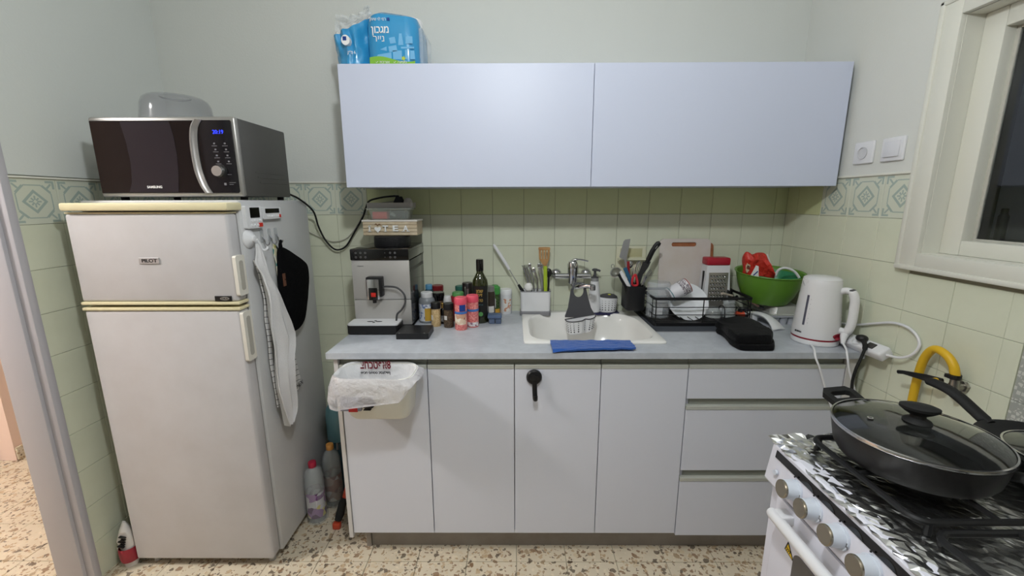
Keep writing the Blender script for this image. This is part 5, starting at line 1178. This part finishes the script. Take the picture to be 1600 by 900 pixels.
ob('disc', MB().lathe(0, 0, [(0, .016), (.030, .013), (.052, .004), (.054, 0), (.052, -.002), (0, .010)], 36, cap0=False, cap1=False), mat('dark_enamel', (44, 44, 46), .25), t)
ob('knob', MB().lathe(0, 0, [(.008, .013), (.006, .022), (.011, .028), (.008, .034)], 16), black, t)
t = thing('orange_cap', 'orange red bottle stopper lying in the right end of the dish rack', 'stopper', (1.0, -0.23, ZR))
ob('stopper', MB().tube([(0.990, -0.232, ZR+.022), (1.010, -0.235, ZR+.018), (1.022, -0.235, ZR+.020)], [.010, .008, .012], 12), mat('orange_red_plastic', (196, 76, 48), .4), t)
t = thing('pink_handle', 'dark brush with a pale pink handle sloping down beside the dish rack', 'brush', (1.09, -0.17, .93))
ob('handle', MB().tube([(1.052, -0.165, .985), (1.085, -0.178, .965), (1.112, -0.190, .950)], [(.006, .004), (.008, .005), (.007, .005)], 10, flat=(0, 1, 0)), mat('pale_pink', (214, 170, 162), .4), t)
ob('head', MB().tube([(1.112, -0.190, .950), (1.128, -0.196, .944)], [(.009, .006)]*2, 10, flat=(0, 1, 0)), mat('slate_grey', (84, 84, 90), .5), t)
ob('bristle_row', MB().box(1.050, -0.150, ZC+.001, 1.110, -0.125, .926, .006), mat('dark_bristle', (60, 60, 64), .9, bump=(150, 1, .004)), t)

# ------------------------------------------------------------ foil tray, ice tray, green bowl
t = thing('ice_tray', 'pale grey plastic ice cube tray under the foil trays by the kettle', 'tray', (1.20, -0.17, ZC))
itm = mat('pale_grey_plastic', (182, 184, 192), .4)
for i in range(4):
    for j in range(2):
        x0, y0 = 1.140+.036*i, -0.255+.062*j
        ob('cell', MB().rings([[(a, b_, z) for a, b_ in rrect(x0+d, y0+d, x0+.034-d, y0+.058-d, .006, 3)] for z, d in ((ZC, .004), (ZC+.036, 0))]), itm, t)
ob('rim', MB().prism(rrect(1.134, -0.262, 1.288, -0.124, .006), XY(0), ZC+.036, ZC+.040), itm, t)
foilm = mat('aluminium_foil', (210, 210, 208), .42, .6, bump=(38, .6, .006))
t = thing('foil_trays', 'crimped aluminium foil tray upside down under the green bowl', 'foil tray', (1.2, -0.17, .922))
m = MB(); Nn = 96
def foilring(d, z, amp): 
    base_ = rrect(1.128+d, -0.258+d, 1.284-d, -0.080-d, .02, 23)
    return [(a+amp*math.cos(i*2.1), b_+amp*math.sin(i*2.1), z) for i, (a, b_) in enumerate(base_)]
m.rings([foilring(0, .9225, .002), foilring(-.002, .927, .002), foilring(.006, .931, .0016), foilring(.014, .962, .0012), foilring(.02, .9645, 0)])
ob('tray', m, foilm, t, smooth=25)
gb = thing('green_bowl', 'large green plastic bowl beside the kettle in the corner', 'bowl', (1.155, -0.165, .965))
gm = mat('apple_green', (98, 144, 50), .3)
bx, by = 1.152, -0.165
prb = [(.082, .965), (.088, .967), (.108, 1.0), (.126, 1.05), (.137, 1.096), (.143, 1.100), (.142, 1.103), (.134, 1.099), (.122, 1.05), (.104, 1.002), (.082, .972)]
ob('bowl', MB().lathe(bx, by, prb, 64, cap0=True).rot(0, .075, 'X', (bx, by-.085, .967)), gm, gb)
ib = thing('teal_colander', 'teal green translucent bowl nested inside the green bowl', 'bowl', (1.19, -0.155, .98))
ob('bowl', MB().lathe(1.180, -0.158, [(.05, .975), (.075, 1.0), (.092, 1.06), (.100, 1.088), (.098, 1.090), (.088, 1.06), (.070, 1.003), (.048, .98)], 48).rot(0, .075, 'X', (bx, by-.085, .967)), mat('teal_translucent', (58, 140, 96), .25), ib)
rb = thing('red_bag', 'crumpled red food bag with a white flash standing in the green bowl', 'bag', (1.08, -0.17, 1.0))
rpoly = [(1.012, 1.075), (1.008, 1.12), (1.000, 1.17), (1.004, 1.196), (1.016, 1.199), (1.034, 1.188), (1.048, 1.190), (1.056, 1.195), (1.075, 1.196), (1.092, 1.192), (1.104, 1.172), (1.122, 1.135), (1.146, 1.085), (1.135, 1.055), (1.06, 1.04)]
def rbf(a, b_, d): return (a+.02, -0.185+d+.010*noise.noise(Vector((a*30, b_*30, 1))), b_)
ob('bag', MB().pillow([(p.x, p.y) for p in smooth_pts([(a, b_, 0) for a, b_ in rpoly], 3, True)], rbf, .05, wob=1.2), mat('red_foil_print', (196, 52, 40), .3, bump=(34, 1, .012)), rb)
ob('white_flash', MB().prism([(1.030, 1.080), (1.078, 1.083), (1.074, 1.10), (1.070, 1.138), (1.058, 1.142), (1.045, 1.11)], lambda a, b_, d: (a+.006, -0.2130+d, b_), 0, .001), printw, rb)
ob('print_mark', MB().prism([(1.050, 1.10), (1.068, 1.118), (1.070, 1.113), (1.052, 1.095)], lambda a, b_, d: (a+.006, -0.2138+d, b_), 0, .001), navy, rb)
ob('picture', MB().prism([(1.006, 1.10), (1.020, 1.12), (1.022, 1.145), (1.010, 1.16), (1.002, 1.14)], lambda a, b_, d: (a+.022, -0.205+d, b_), 0, .002), cell_mat('bag_picture', [(120, 50, 40), (190, 150, 120), (90, 60, 50), (200, 180, 150)], 70, .4), rb)
ob('seam', MB().tube([(1.118, -0.195, 1.190), (1.135, -0.197, 1.150), (1.160, -0.200, 1.095)], .0022, 6), printw, rb)
ob('handle', MB().tube(smooth_pts([(1.170, -0.185, 1.085), (1.180, -0.19, 1.118), (1.205, -0.20, 1.128), (1.240, -0.21, 1.112), (1.268, -0.218, 1.07), (1.285, -0.225, 1.02)], 5), .0055, 8), white, ib, label='white arched handle')
t = thing('cream_jar', 'small cream lidded jar behind the kettle beside the foil tray', 'jar', (1.27, -0.05, ZC))
ob('jar', MB().lathe(1.268, -0.045, [(.026, ZC), (.028, .89), (.028, .975)], 20), mat('cream_jar', (206, 196, 170), .4), t); ob('lid', MB().lathe(1.268, -0.045, [(.029, .975), (.029, .995), (.027, .998)], 20), mat('cream_lid', (216, 200, 160), .4), t)
t = thing('spoon_rest', 'white curved plastic spoon rest on the worktop between rack and kettle', 'spoon rest', (1.07, -0.27, ZC))
def sr(u, v):
    c = smooth_pts([(1.078, -0.175, ZC+.038), (1.094, -0.215, ZC+.047), (1.108, -0.262, ZC+.045), (1.116, -0.305, ZC+.028), (1.118, -0.340, ZC+.006)], 6)
    p = c[int(round(v*(len(c)-1)))]; wd = .058*(1-.45*math.sin(PI*min(1, v*.9+.05))) + .01*v
    return (p.x+(u-.5)*wd, p.y+(u-.5)*wd*.25, max(ZC+.004, p.z-.006*(2*u-1)**2))
ob('body', MB().sheet(sr, 12, 24, .007), white, t)
ob('foot', MB().box(1.072, -0.215, ZC, 1.098, -0.180, ZC+.036, .004), white, t)

# ------------------------------------------------------------ black cloth bag
t = thing('black_cloth', 'folded black fabric bag lying in front of the dish rack', 'cloth', (0.93, -0.44, ZC))
bk = mat('black_fabric', (15, 15, 17), .95, spec=.15, bump=(120, .6, .003), sheen=.05)
cp = [(0.838, -0.370), (0.842, -0.415), (0.822, -0.520), (0.822, -0.575), (0.845, -0.590), (0.930, -0.592), (0.952, -0.580), (0.985, -0.525), (1.000, -0.470), (1.022, -0.390), (1.030, -0.330), (0.985, -0.310), (0.930, -0.330), (0.880, -0.345)]
cp = [(p.x, p.y) for p in smooth_pts([(a, b_, 0) for a, b_ in cp], 3, True)]
for k, (s, z0, z1, sx, sy) in enumerate(((1.0, 0, .024, 0, 0), (.985, .022, .056, -.004, .006))):
    cxm, cym = 0.925, -0.455
    q = [(cxm+(a-cxm)*s+sx, cym+(b_-cym)*s+sy) for a, b_ in cp]
    zc_, hh = ZC+(z0+z1)/2, (z1-z0)
    def bf2(a, b_, d):
        lift = (.010*noise.noise(Vector((a*11, b_*11, k+.4)))+.004*noise.noise(Vector((a*30, b_*30, 2)))-.010*max(0, (a-.93)*6)) if (d > 0 and k) else 0
        return (a+.004*noise.noise(Vector((b_*20, d*60, k))), b_+.004*noise.noise(Vector((a*20, d*60, k))), max(ZC+.0005, zc_+d+lift))
    ob('fold', MB().pillow(q, bf2, hh, steps=((1, .0), (.985, .75), (.95, 1), (.72, 1), (.4, 1))), bk, t)

# ------------------------------------------------------------ kettle
kx, ky = 1.172, -0.474
kt = thing('kettle', 'white electric kettle with a red stripe at the right end of the worktop', 'kettle', (kx, ky, ZC))
kw = mat('kettle_white', (228, 227, 228), .25)
ob('base', MB().lathe(kx, ky, [(.076, ZC), (.079, ZC+.004), (.079, ZC+.018), (.077, ZC+.021)], 48), kw, kt)
ob('red_stripe', MB().lathe(kx, ky, [(.0785, ZC+.021), (.0788, ZC+.027)], 48), mat('wine_red', (138, 22, 42), .35), kt)
ob('body', MB().lathe(kx, ky, [(.0785, ZC+.027), (.079, ZC+.034), (.073, ZC+.12), (.064, ZC+.225), (.0625, ZC+.243), (.060, ZC+.248)], 56), kw, kt)
ob('lid', MB().lathe(kx, ky, [(.0615, ZC+.246), (.061, ZC+.250), (.052, ZC+.256), (.02, ZC+.259), (0, ZC+.259)], 48, cap1=False), kw, kt)
sp_ = MB().rings([[(kx-.060-.0*z, ky-.014, ZC+.22), (kx-.060, ky+.014, ZC+.22), (kx-.058, ky, ZC+.20)], [(kx-.063, ky-.016, ZC+.246), (kx-.063, ky+.016, ZC+.246), (kx-.074, ky, ZC+.246)]])
ob('spout', sp_, kw, kt)
ha = -0.90
hx, hy = math.cos(ha), math.sin(ha)
hp_ = lambda r, z: (kx+hx*r, ky+hy*r, ZC+z)
ob('handle', MB().tube(smooth_pts([hp_(.058, .205), hp_(.076, .214), hp_(.096, .208), hp_(.106, .182), hp_(.108, .13), hp_(.106, .085), hp_(.096, .062), hp_(.070, .062)], 6), [(.013, .012)]*12+[(.0135, .015)]*24+[(.012, .013)]*7, 14, flat=(-hy, hx, 0)), kw, kt)
ob('lid_button', MB().sph(hp_(.094, .2165), (.014, .011, .006)), dgrey, kt)
ga = -2.55
def gp(a, z, dr): r = .079+(.064-.079)*(z-.034)/.191; return (kx+math.cos(a)*(r+dr), ky+math.sin(a)*(r+dr), ZC+z)
ga_ = -2.76
sa = -1.15
sp2 = lambda r, z: (kx+math.cos(sa)*r, ky+math.sin(sa)*r, ZC+z)
ob('water_gauge', MB().tube([gp(ga_, .075, .0005), gp(ga_, .19, .0005)], [(.0042, .0015)]*2, 8, flat=(-math.sin(ga_), math.cos(ga_), 0)), mat('gauge_grey', (84, 84, 98), .2), kt)
ob('switch_well', MB().tube([sp2(.074, .042), sp2(.0795, .042)], [(.022, .009)]*2, 12, flat=(-math.sin(sa), math.cos(sa), 0)), MATS['wine_red'], kt)
ob('switch', MB().tube([sp2(.078, .036), sp2(.088, .031)], [(.018, .004)]*2, 10, flat=(-math.sin(sa), math.cos(sa), 0)), MATS['wine_red'], kt)
for k in range(6):
    ob('scale_mark', MB().tube([gp(ga_+.16, .085+.018*k, .0003), gp(ga_+.19, .085+.018*k, .0003)], .0009, 5), printg, kt)
text('lettering', 'BOSCH', .0085, gp(-2.95, .046, .001), (PI/2, 0, -2.95+PI/2), printk, kt, bold=.0003)
ob('cord', MB().tube(smooth_pts([(1.118, -0.535, ZC+.005), (1.108, -0.56, ZC+.006), (1.090, -0.595, ZC+.005), (1.078, -0.622, ZC-.012), (1.090, -0.632, .835), (1.108, -0.636, .785), (1.125, -0.642, .735), (1.142, -0.650, .690), (1.160, -0.662, .655), (1.185, -0.67, .58), (1.19, -0.66, .40)], 6), .0036, 8), white, kt)

# ------------------------------------------------------------ power strip with plugs
st_ = thing('power_strip', 'white power strip with a rocker switch lying beside the kettle along the right wall', 'power strip', (1.262, -0.575, .905), local=True, rot=(0, -0.62, 0.04))
ob('case', MB().box(-.024, -.115, -.018, .024, .125, .018, .008, 3), white, st_)
for k in range(3):
    y = .095-.052*k
    ob('socket', MB().lathe(0, y, [(.019, .0175), (.0205, .019), (.0205, .0205), (.017, .0205), (.016, .015)], 24), mat('socket_white', (216, 216, 216), .4), st_)
ob('rocker', MB().box(-.012, -.078, .0175, .012, -.048, .0215, .002), mat('smoke_switch', (62, 60, 58), .2), st_)
from mathutils import Euler
IM = (Matrix.Translation(st_.location) @ st_.rotation_euler.to_matrix().to_4x4()).inverted()
ob('cord', MB().tube(smooth_pts([(1.266, -0.690, .905), (1.274, -0.728, .910), (1.284, -0.757, .930), (1.292, -0.768, .965), (1.2925, -0.752, .995), (1.292, -0.715, 1.012), (1.292, -0.66, 1.010), (1.292, -0.585, .985), (1.290, -0.51, .958), (1.288, -0.44, .945), (1.290, -0.38, .93)], 6), .0045, 8).xf(0, IM), white, st_)
b1 = thing('black_plug', 'round black plug in the power strip with its cord hanging down behind the pan', 'plug', (1.215, -0.60, .70))
P0 = Vector((1.252, -0.592, .932))
ob('plug_head', MB().sph((1.252, -0.598, .934), (.019, .019, .013)), black, b1)
ob('cord', MB().tube(smooth_pts([(1.247, -0.612, .930), (1.232, -0.640, .915), (1.218, -0.648, .880), (1.205, -0.650, .840), (1.198, -0.652, .790), (1.200, -0.656, .73), (1.205, -0.66, .60), (1.205, -0.65, .42)], 6), [.0075]*8+[.0048]*35, 10), rubber, b1)
b2 = thing('white_plug', 'white angled plug in the power strip next to the kettle, its cord over the drawers', 'plug', (1.2, -0.56, .70))
ob('plug_head', MB().tube([(1.250, -0.515, .930), (1.236, -0.540, .936), (1.216, -0.560, .924), (1.205, -0.575, .905)], [.014, .016, .011, .006], 12), white, b2)
ob('cord', MB().tube(smooth_pts([(1.206, -0.573, .907), (1.196, -0.605, .895), (1.185, -0.630, .872), (1.190, -0.640, .830), (1.205, -0.645, .785), (1.215, -0.65, .74), (1.222, -0.66, .60), (1.222, -0.65, .42)], 6), .0036, 8), white, b2)

# ------------------------------------------------------------ wall socket and switch
def plate(name, label, y0, y1, z0, z1):
    t = thing(name, label, name.split('_')[-1], (XR, (y0+y1)/2, z0))
    ob('plate', MB().box(XR-.011, y0, z0, XR-.001, y1, z1, .004, 3), white, t)
    return t
t = plate('wall_socket', 'white wall socket beside the cabinet, left of the light switch', -0.466, -0.378, 1.553, 1.632)
yc_, zc_ = -0.421, 1.592
ob('well', MB().lathe(0, 0, [(.021, 0), (.022, .003), (.019, .0032), (.018, -.004)], 28).xf(0, Matrix.Translation((XR-.0115, yc_, zc_)) @ Matrix.Rotation(-PI/2, 4, 'Y')), mat('socket_inner', (206, 206, 208), .4), t)
for dy, dz in ((-.008, .004), (.008, .004), (0, -.009)): ob('pin_hole', MB().cyl((XR-.0095, yc_+dy, zc_+dz), (XR-.0085, yc_+dy, zc_+dz), .0026, n=10), black, t)
t = plate('light_switch', 'white rocker light switch on the wall near the window', -0.589, -0.500, 1.552, 1.631)
ob('rocker', MB().box(XR-.0155, -0.575, 1.566, XR-.010, -0.514, 1.618, .002).rot(0, .05, 'Y', (XR-.012, -.55, 1.592)), mat('rocker_white', (220, 220, 224), .3), t)

# ------------------------------------------------------------ gas valve and yellow hose
gv = thing('gas_hose', 'yellow gas hose curving up to a valve on the right wall behind the pans', 'gas hose', (1.27, -0.85, .78))
ym = mat('yellow_hose', (222, 178, 34), .45)
ob('hose', MB().tube(smooth_pts([(1.272, -0.805, .55), (1.272, -0.802, .70), (1.272, -0.800, .80), (1.270, -0.805, .885), (1.266, -0.818, .945), (1.262, -0.845, .982), (1.262, -0.880, .978), (1.263, -0.905, .955), (1.265, -0.914, .925)], 6), .0115, 14), ym, gv)
ob('clamp', MB().lathe(1.266, -0.914, [(.0135, .917), (.0135, .930)], 18).box(1.246, -0.926, .919, 1.258, -0.902, .929), blackm, gv)
vm = mat('nickel', (150, 146, 138), .3, .9)
ob('valve_body', MB().tube([(1.266, -0.914, .922), (1.268, -0.916, .885)], [.010, .013], 14).cyl((1.299, -0.913, .893), (1.262, -0.913, .893), .012), vm, gv)
ob('wall_pipe', MB().cyl((1.2995, -0.913, .893), (1.290, -0.913, .893), .017, n=6), vm, gv)
ob('drain_nut', MB().cyl((1.268, -0.918, .885), (1.268, -0.922, .866), .009, n=6), vm, gv)
ob('lever', MB().tube([(1.250, -0.898, .900), (1.240, -0.858, .896), (1.236, -0.790, .885), (1.236, -0.772, .879)], [(.011, .006), (.011, .005), (.006, .003), (.006, .004)], 10, flat=(0, 0, 1)), black, gv)
ob('lever_disc', MB().cyl((1.246, -0.886, .899), (1.236, -0.886, .898), .009), ym, gv)

# ------------------------------------------------------------ gas cooker
SXF, SXB, SYB, SYF, SZT = 0.632, 1.235, -1.135, -1.735, 0.855
ck = thing('gas_cooker', 'white gas cooker with a foil-lined hob standing at the right wall', 'cooker', (0.93, -1.43, 0))
en = mat('white_enamel', (222, 222, 232), .22)
ob('body', MB().box(SXF, SYF, .04, SXB, SYB, .848, .004), en, ck)
for x in (SXF+.05, SXB-.05):
    for y in (SYF+.05, SYB-.05): ob('foot', MB().cyl((x, y, 0), (x, y, .045), .018), black, ck)
pnl = ob('control_panel', MB().rings([[(SXF-.002, y, .756), (SXF-.020, y, .758), (SXF-.024, y, .765), (SXF-.012, y, .851), (SXF-.004, y, .857), (SXF+.03, y, .857)] for y in (SYB-.004, SYF+.004)]), en, ck)
ob('black_strip', MB().rings([[(SXF-.0160, y, .828), (SXF-.0170, y, .828), (SXF-.0147, y, .8455), (SXF-.0137, y, .8455)] for y in (SYB-.022, SYF+.01)]), blackg, pnl)
kcap = mat('knob_champagne', (158, 150, 134), .25, .85)
for i, y in enumerate((-1.238, -1.298, -1.368, -1.438)):
    K0 = Vector((SXF-.0195, y, .800)); nv = Vector((-1, 0, .14)).normalized()
    kn = ob('knob', MB().tube([K0, K0+nv*.004, K0+nv*.004, K0+nv*.028], [.0235, .0235, .0205, .0195], 28), mat('knob_white', (214, 220, 230), .3), ck)
    ob('cap', MB().tube([K0+nv*.0275, K0+nv*.031, K0+nv*.0325], [.0195, .019, .017], 28), kcap, kn)
    ob('dot', MB().cyl(K0+Vector((-.001, .004, .030)), K0+Vector((-.0028, .004, .030)), .0018, n=8), printk, pnl)
    for a in (.9, 1.5, 2.1): ob('scale_mark', MB().box(-.0005, -.0035, -.003, .0005, .0035, .003).xf(0, Matrix.Translation(K0+nv*.0042+Vector((0, -.0222*math.sin(a)*.95, -.0222*math.cos(a)*.4-.004)))), printg, kn)
ob('timer_button', MB().cyl((SXF-.022, -1.176, .800), (SXF-.027, -1.176, .8005), .006, n=14), MATS['knob_white'], ck)
ov = ob('oven_door', MB().box(SXF-.018, SYF+.004, .14, SXF-.001, SYB-.045, .748, .005), en, ck)
ob('door_gap', MB().box(SXF-.012, SYF+.004, .748, SXF-.001, SYB-.075, .756), black, ck)
ob('oven_window', MB().prism(rrect(-1.62, .30, -1.262, .668, .02), YZ, SXF-.0195, SXF-.0175), mat('oven_glass', (84, 82, 84), .08, coat=.4), ov)
hl = ob('handle', MB().tube([(SXF-.046, -1.212, .724), (SXF-.047, -1.222, .725), (SXF-.047, -1.66, .725), (SXF-.046, -1.67, .724)], [.011, .0125, .0125, .011], 18), white, ov)
for y in (-1.232, -1.62): ob('handle_bracket', MB().box(SXF-.047, y-.016, .717, SXF-.017, y+.016, .738, .003), white, hl)
wt = ob('warning_sticker', MB().prism([(-1.232, .646), (-1.264, .640), (-1.240, .672)], YZ, SXF-.0192, SXF-.0175), printk, ov)
ob('warning_face', MB().prism([(-1.236, .648), (-1.260, .6435), (-1.242, .667)], YZ, SXF-.0196, SXF-.0190), mat('warning_yellow', (232, 196, 40), .5), wt)
for k in range(3): ob('heat_mark', MB().tube([(SXF-.0199, -1.240-.005*k, .649), (SXF-.0199, -1.242-.005*k, .653), (SXF-.0199, -1.240-.005*k, .657)], .0009, 5), printk, wt)
# crumpled foil over the hob: a displaced sheet, creases in the mesh
FN = 64
def foil_pt(u, v):
    i, j = round(u*FN), round(v*FN)
    rr = lambda k: noise.cell(Vector((i*1.7+k*31.3+.5, j*2.3+k*17.7+.5, k+.5)))
    x = SXF-.012+(SXB-SXF)*u + .0035*rr(1); y = SYB+.016+(SYF-SYB-.03)*v + .0035*rr(2)
    edge = max(0, min(1, (x-SXF+.012)/.085)); edb = max(0, min(1, (SYB+.016-y)/.07))
    inner = edge >= 1 and edb >= 1
    z = .8585 - .004*edge*edb + (.0011 if inner else .0019)*rr(3) + .0018*noise.noise(Vector((x*14, y*14, 3)))
    if edge < .12: z -= .004
    x -= .010*(1-min(1, edge*3))*noise.noise(Vector((y*20, 1, 1))); y += .012*(1-min(1, edb*3))*noise.noise(Vector((x*26, 2, 2)))
    return (x, y, max(z, .8535) + .010*max(0, 1-edb*5)*(.6+noise.noise(Vector((x*20, 5, 3)))))
foil2 = mat('hob_foil', (222, 222, 222), .24, 1.0)
ob('foil_lining', MB().sheet(foil_pt, FN, FN, .0008), foil2, ck, smooth=0)
for x in (0.83, 1.09):
    for y in (-1.29, -1.58):
        ob('burner', MB().lathe(x, y, [(.045, .852), (.045, .862), (.036, .866), (.036, .872), (.030, .875)], 28), blackm, ck)
# pan supports
def grate(y0, y1, label):
    x0, x1, z = 0.690, 1.205, .880
    t = ob('pan_support', MB().tube([(a, b_, z) for a, b_ in rrect(x0, y0, x1, y1, .025, 5)], .0062, 8, closed=True), blackm, ck)
    ym_ = (y0+y1)/2
    for xc in (0.83, 1.09):
        for dx, dy, L0, L1 in ((1, 0, .035, .115), (-1, 0, .035, .135), (0, 1, .035, .135), (0, -1, .035, .135)):
            ax, ay = xc+dx*L0, ym_+dy*L0; bx_, by_ = xc+dx*L1, ym_+dy*L1
            ob('finger', MB().tube(smooth_pts([(ax, ay, z+.0015), ((ax+bx_)/2, (ay+by_)/2, z+.002), (bx_*.9+ax*.1, by_*.9+ay*.1, z+.0015), (bx_, by_, z)], 4), .0052, 8), blackm, t)
    for x in (x0+.02, x1-.02):
        for y in (y0, y1): ob('peg', MB().cyl((x, y, .856), (x, y, z), .006, n=8), blackm, t)
    return t
grate(-1.425, -1.160, ''); grate(-1.715, -1.450, '')

# ------------------------------------------------------------ pans
px_, py_ = 0.822, -1.262
pan = thing('frying_pan', 'deep dark non-stick pan with a loop handle, at the front on the cooker', 'pan', (px_, py_, .8875))
pm_ = mat('stone_nonstick', (27, 23, 22), .45, mottle=(160, (18, 15, 15)))
pp = [(.112, .8880), (.122, .892), (.130, .905), (.1375, .945), (.139, .951), (.137, .952), (.134, .945), (.127, .907), (.118, .897), (0.0, .8955)]
ob('body', MB().lathe(px_, py_, pp, 72, cap1=False), pm_, pan)
ea = math.radians(100)
e, tn = Vector((math.cos(ea), math.sin(ea), 0)), Vector((-math.sin(ea), math.cos(ea), 0))
def hpnt(r, s, z): p = Vector((px_, py_, 0))+e*r+tn*s; return (p.x, p.y, z)
o2 = [(.128, .040), (.158, .034), (.182, .046), (.182, -.046), (.158, -.034), (.128, -.040)]
o2 = [(.130, .042), (.172, .044), (.186, .030), (.186, -.030), (.172, -.044), (.130, -.042)]
i2 = [(.150, .026), (.168, .028), (.172, .020), (.172, -.020), (.168, -.028), (.150, -.026)]
c0 = (.160, 0.0); A = angs_for([o2, i2], c0, 36)
ob('loop_handle', MB().ringprism(ray_loop(o2, c0, A), ray_loop(i2, c0, A), lambda a, b_, d: hpnt(a, b_, .946+d+(a-.13)*.30), -.006, .006), rubber, pan)
la = math.radians(-50)
lh = lambda r, z: (px_+math.cos(la)*r, py_+math.sin(la)*r, z)
ob('long_handle', MB().tube(smooth_pts([lh(.128, .926), lh(.155, .930), lh(.20, .938), lh(.26, .948), lh(.30, .950)], 5), [(.017, .008)]*21, 12, flat=(-math.sin(la), math.cos(la), 0)), rubber, pan)
lid = thing('pan_lid', 'glass lid with a steel rim and black knob on the deep pan', 'lid', (px_, py_, .953))
ob('rim', MB().lathe(px_, py_, [(.1365, .9525), (.1395, .953), (.1405, .956), (.1395, .9595), (.1365, .960)], 72, cap0=False, cap1=False), chrome, lid)
gp_ = [(.1375, .958), (.125, .9635), (.09, .9715), (.05, .976), (.014, .9775)]
ob('glass_dome', MB().lathe(px_, py_, gp_+[(r, z-.003) for r, z in gp_[::-1]], 72, cap0=False, cap1=False), mat('lid_glass', (236, 240, 238), .02, trans=1.0, ior=1.45), lid)
ob('knob_seat', MB().lathe(px_, py_, [(.024, .9785), (.022, .982), (.013, .987), (.012, .995)], 28), rubber, lid)
kb2 = MB().lathe(0, 0, [(.012, 0), (.018, .004), (.026, .012), (.026, .017), (.020, .020), (0, .021)], 32, sx=1.25, sy=.85, cap1=False)
for v in kb2.b.verts: v.co.z += .10*abs(v.co.x)*(.3 if v.co.x < 0 else .15)
ob('knob', kb2.xf(0, Matrix.Translation((px_, py_, .993)) @ Matrix.Rotation(-.5, 4, 'Z')), rubber, lid)
ob('steam_vent', MB().lathe(px_-.078, py_+.02, [(.0055, .9735), (.0055, .9755), (.003, .9758), (.003, .9740)], 18), chrome, lid)

p2x, p2y = 1.118, -1.272
p2 = thing('rear_pan', 'second black frying pan with a raised handle, behind the deep pan by the wall', 'pan', (p2x, p2y, .8875))
ob('body', MB().lathe(p2x, p2y, [(.096, .8880), (.106, .892), (.117, .907), (.124, .916), (.125, .919), (.122, .918), (.113, .906), (.100, .896), (0, .8945)], 64, cap1=False), mat('black_nonstick', (20, 20, 21), .35), p2)
da = math.radians(96)
d2 = lambda r, z, s=0: (p2x+math.cos(da)*r-math.sin(da)*s, p2y+math.sin(da)*r+math.cos(da)*s, z)
ob('long_handle', MB().tube(smooth_pts([d2(.120, .910), d2(.135, .916), d2(.158, .928), d2(.185, .942), d2(.215, .952), d2(.250, .955), d2(.262, .953)], 5), [(.012, .010)]*4+[(.016, .011)]*14+[(.017, .010)]*10+[(.012, .008)]*3, 14, flat=(-math.sin(da), math.cos(da), 0)), rubber, p2)
l2 = thing('pan_lid', 'small glass lid with a black knob inside the rear frying pan', 'lid', (p2x+.02, p2y-.02, .91))
qx, qy = p2x+.012, p2y-.012
ob('rim', MB().lathe(qx, qy, [(.096, .9085), (.0995, .910), (.0995, .914), (.096, .9145)], 64, cap0=False, cap1=False), chrome, l2)
gq = [(.097, .913), (.07, .922), (.035, .927), (.012, .928)]
ob('glass_dome', MB().lathe(qx, qy, gq+[(r, z-.003) for r, z in gq[::-1]], 64, cap0=False, cap1=False), MATS['lid_glass'], l2)
ob('knob', MB().lathe(qx, qy, [(.020, .929), (.014, .935), (.012, .943), (.024, .949), (.026, .955), (.016, .959)], 28), rubber, l2)
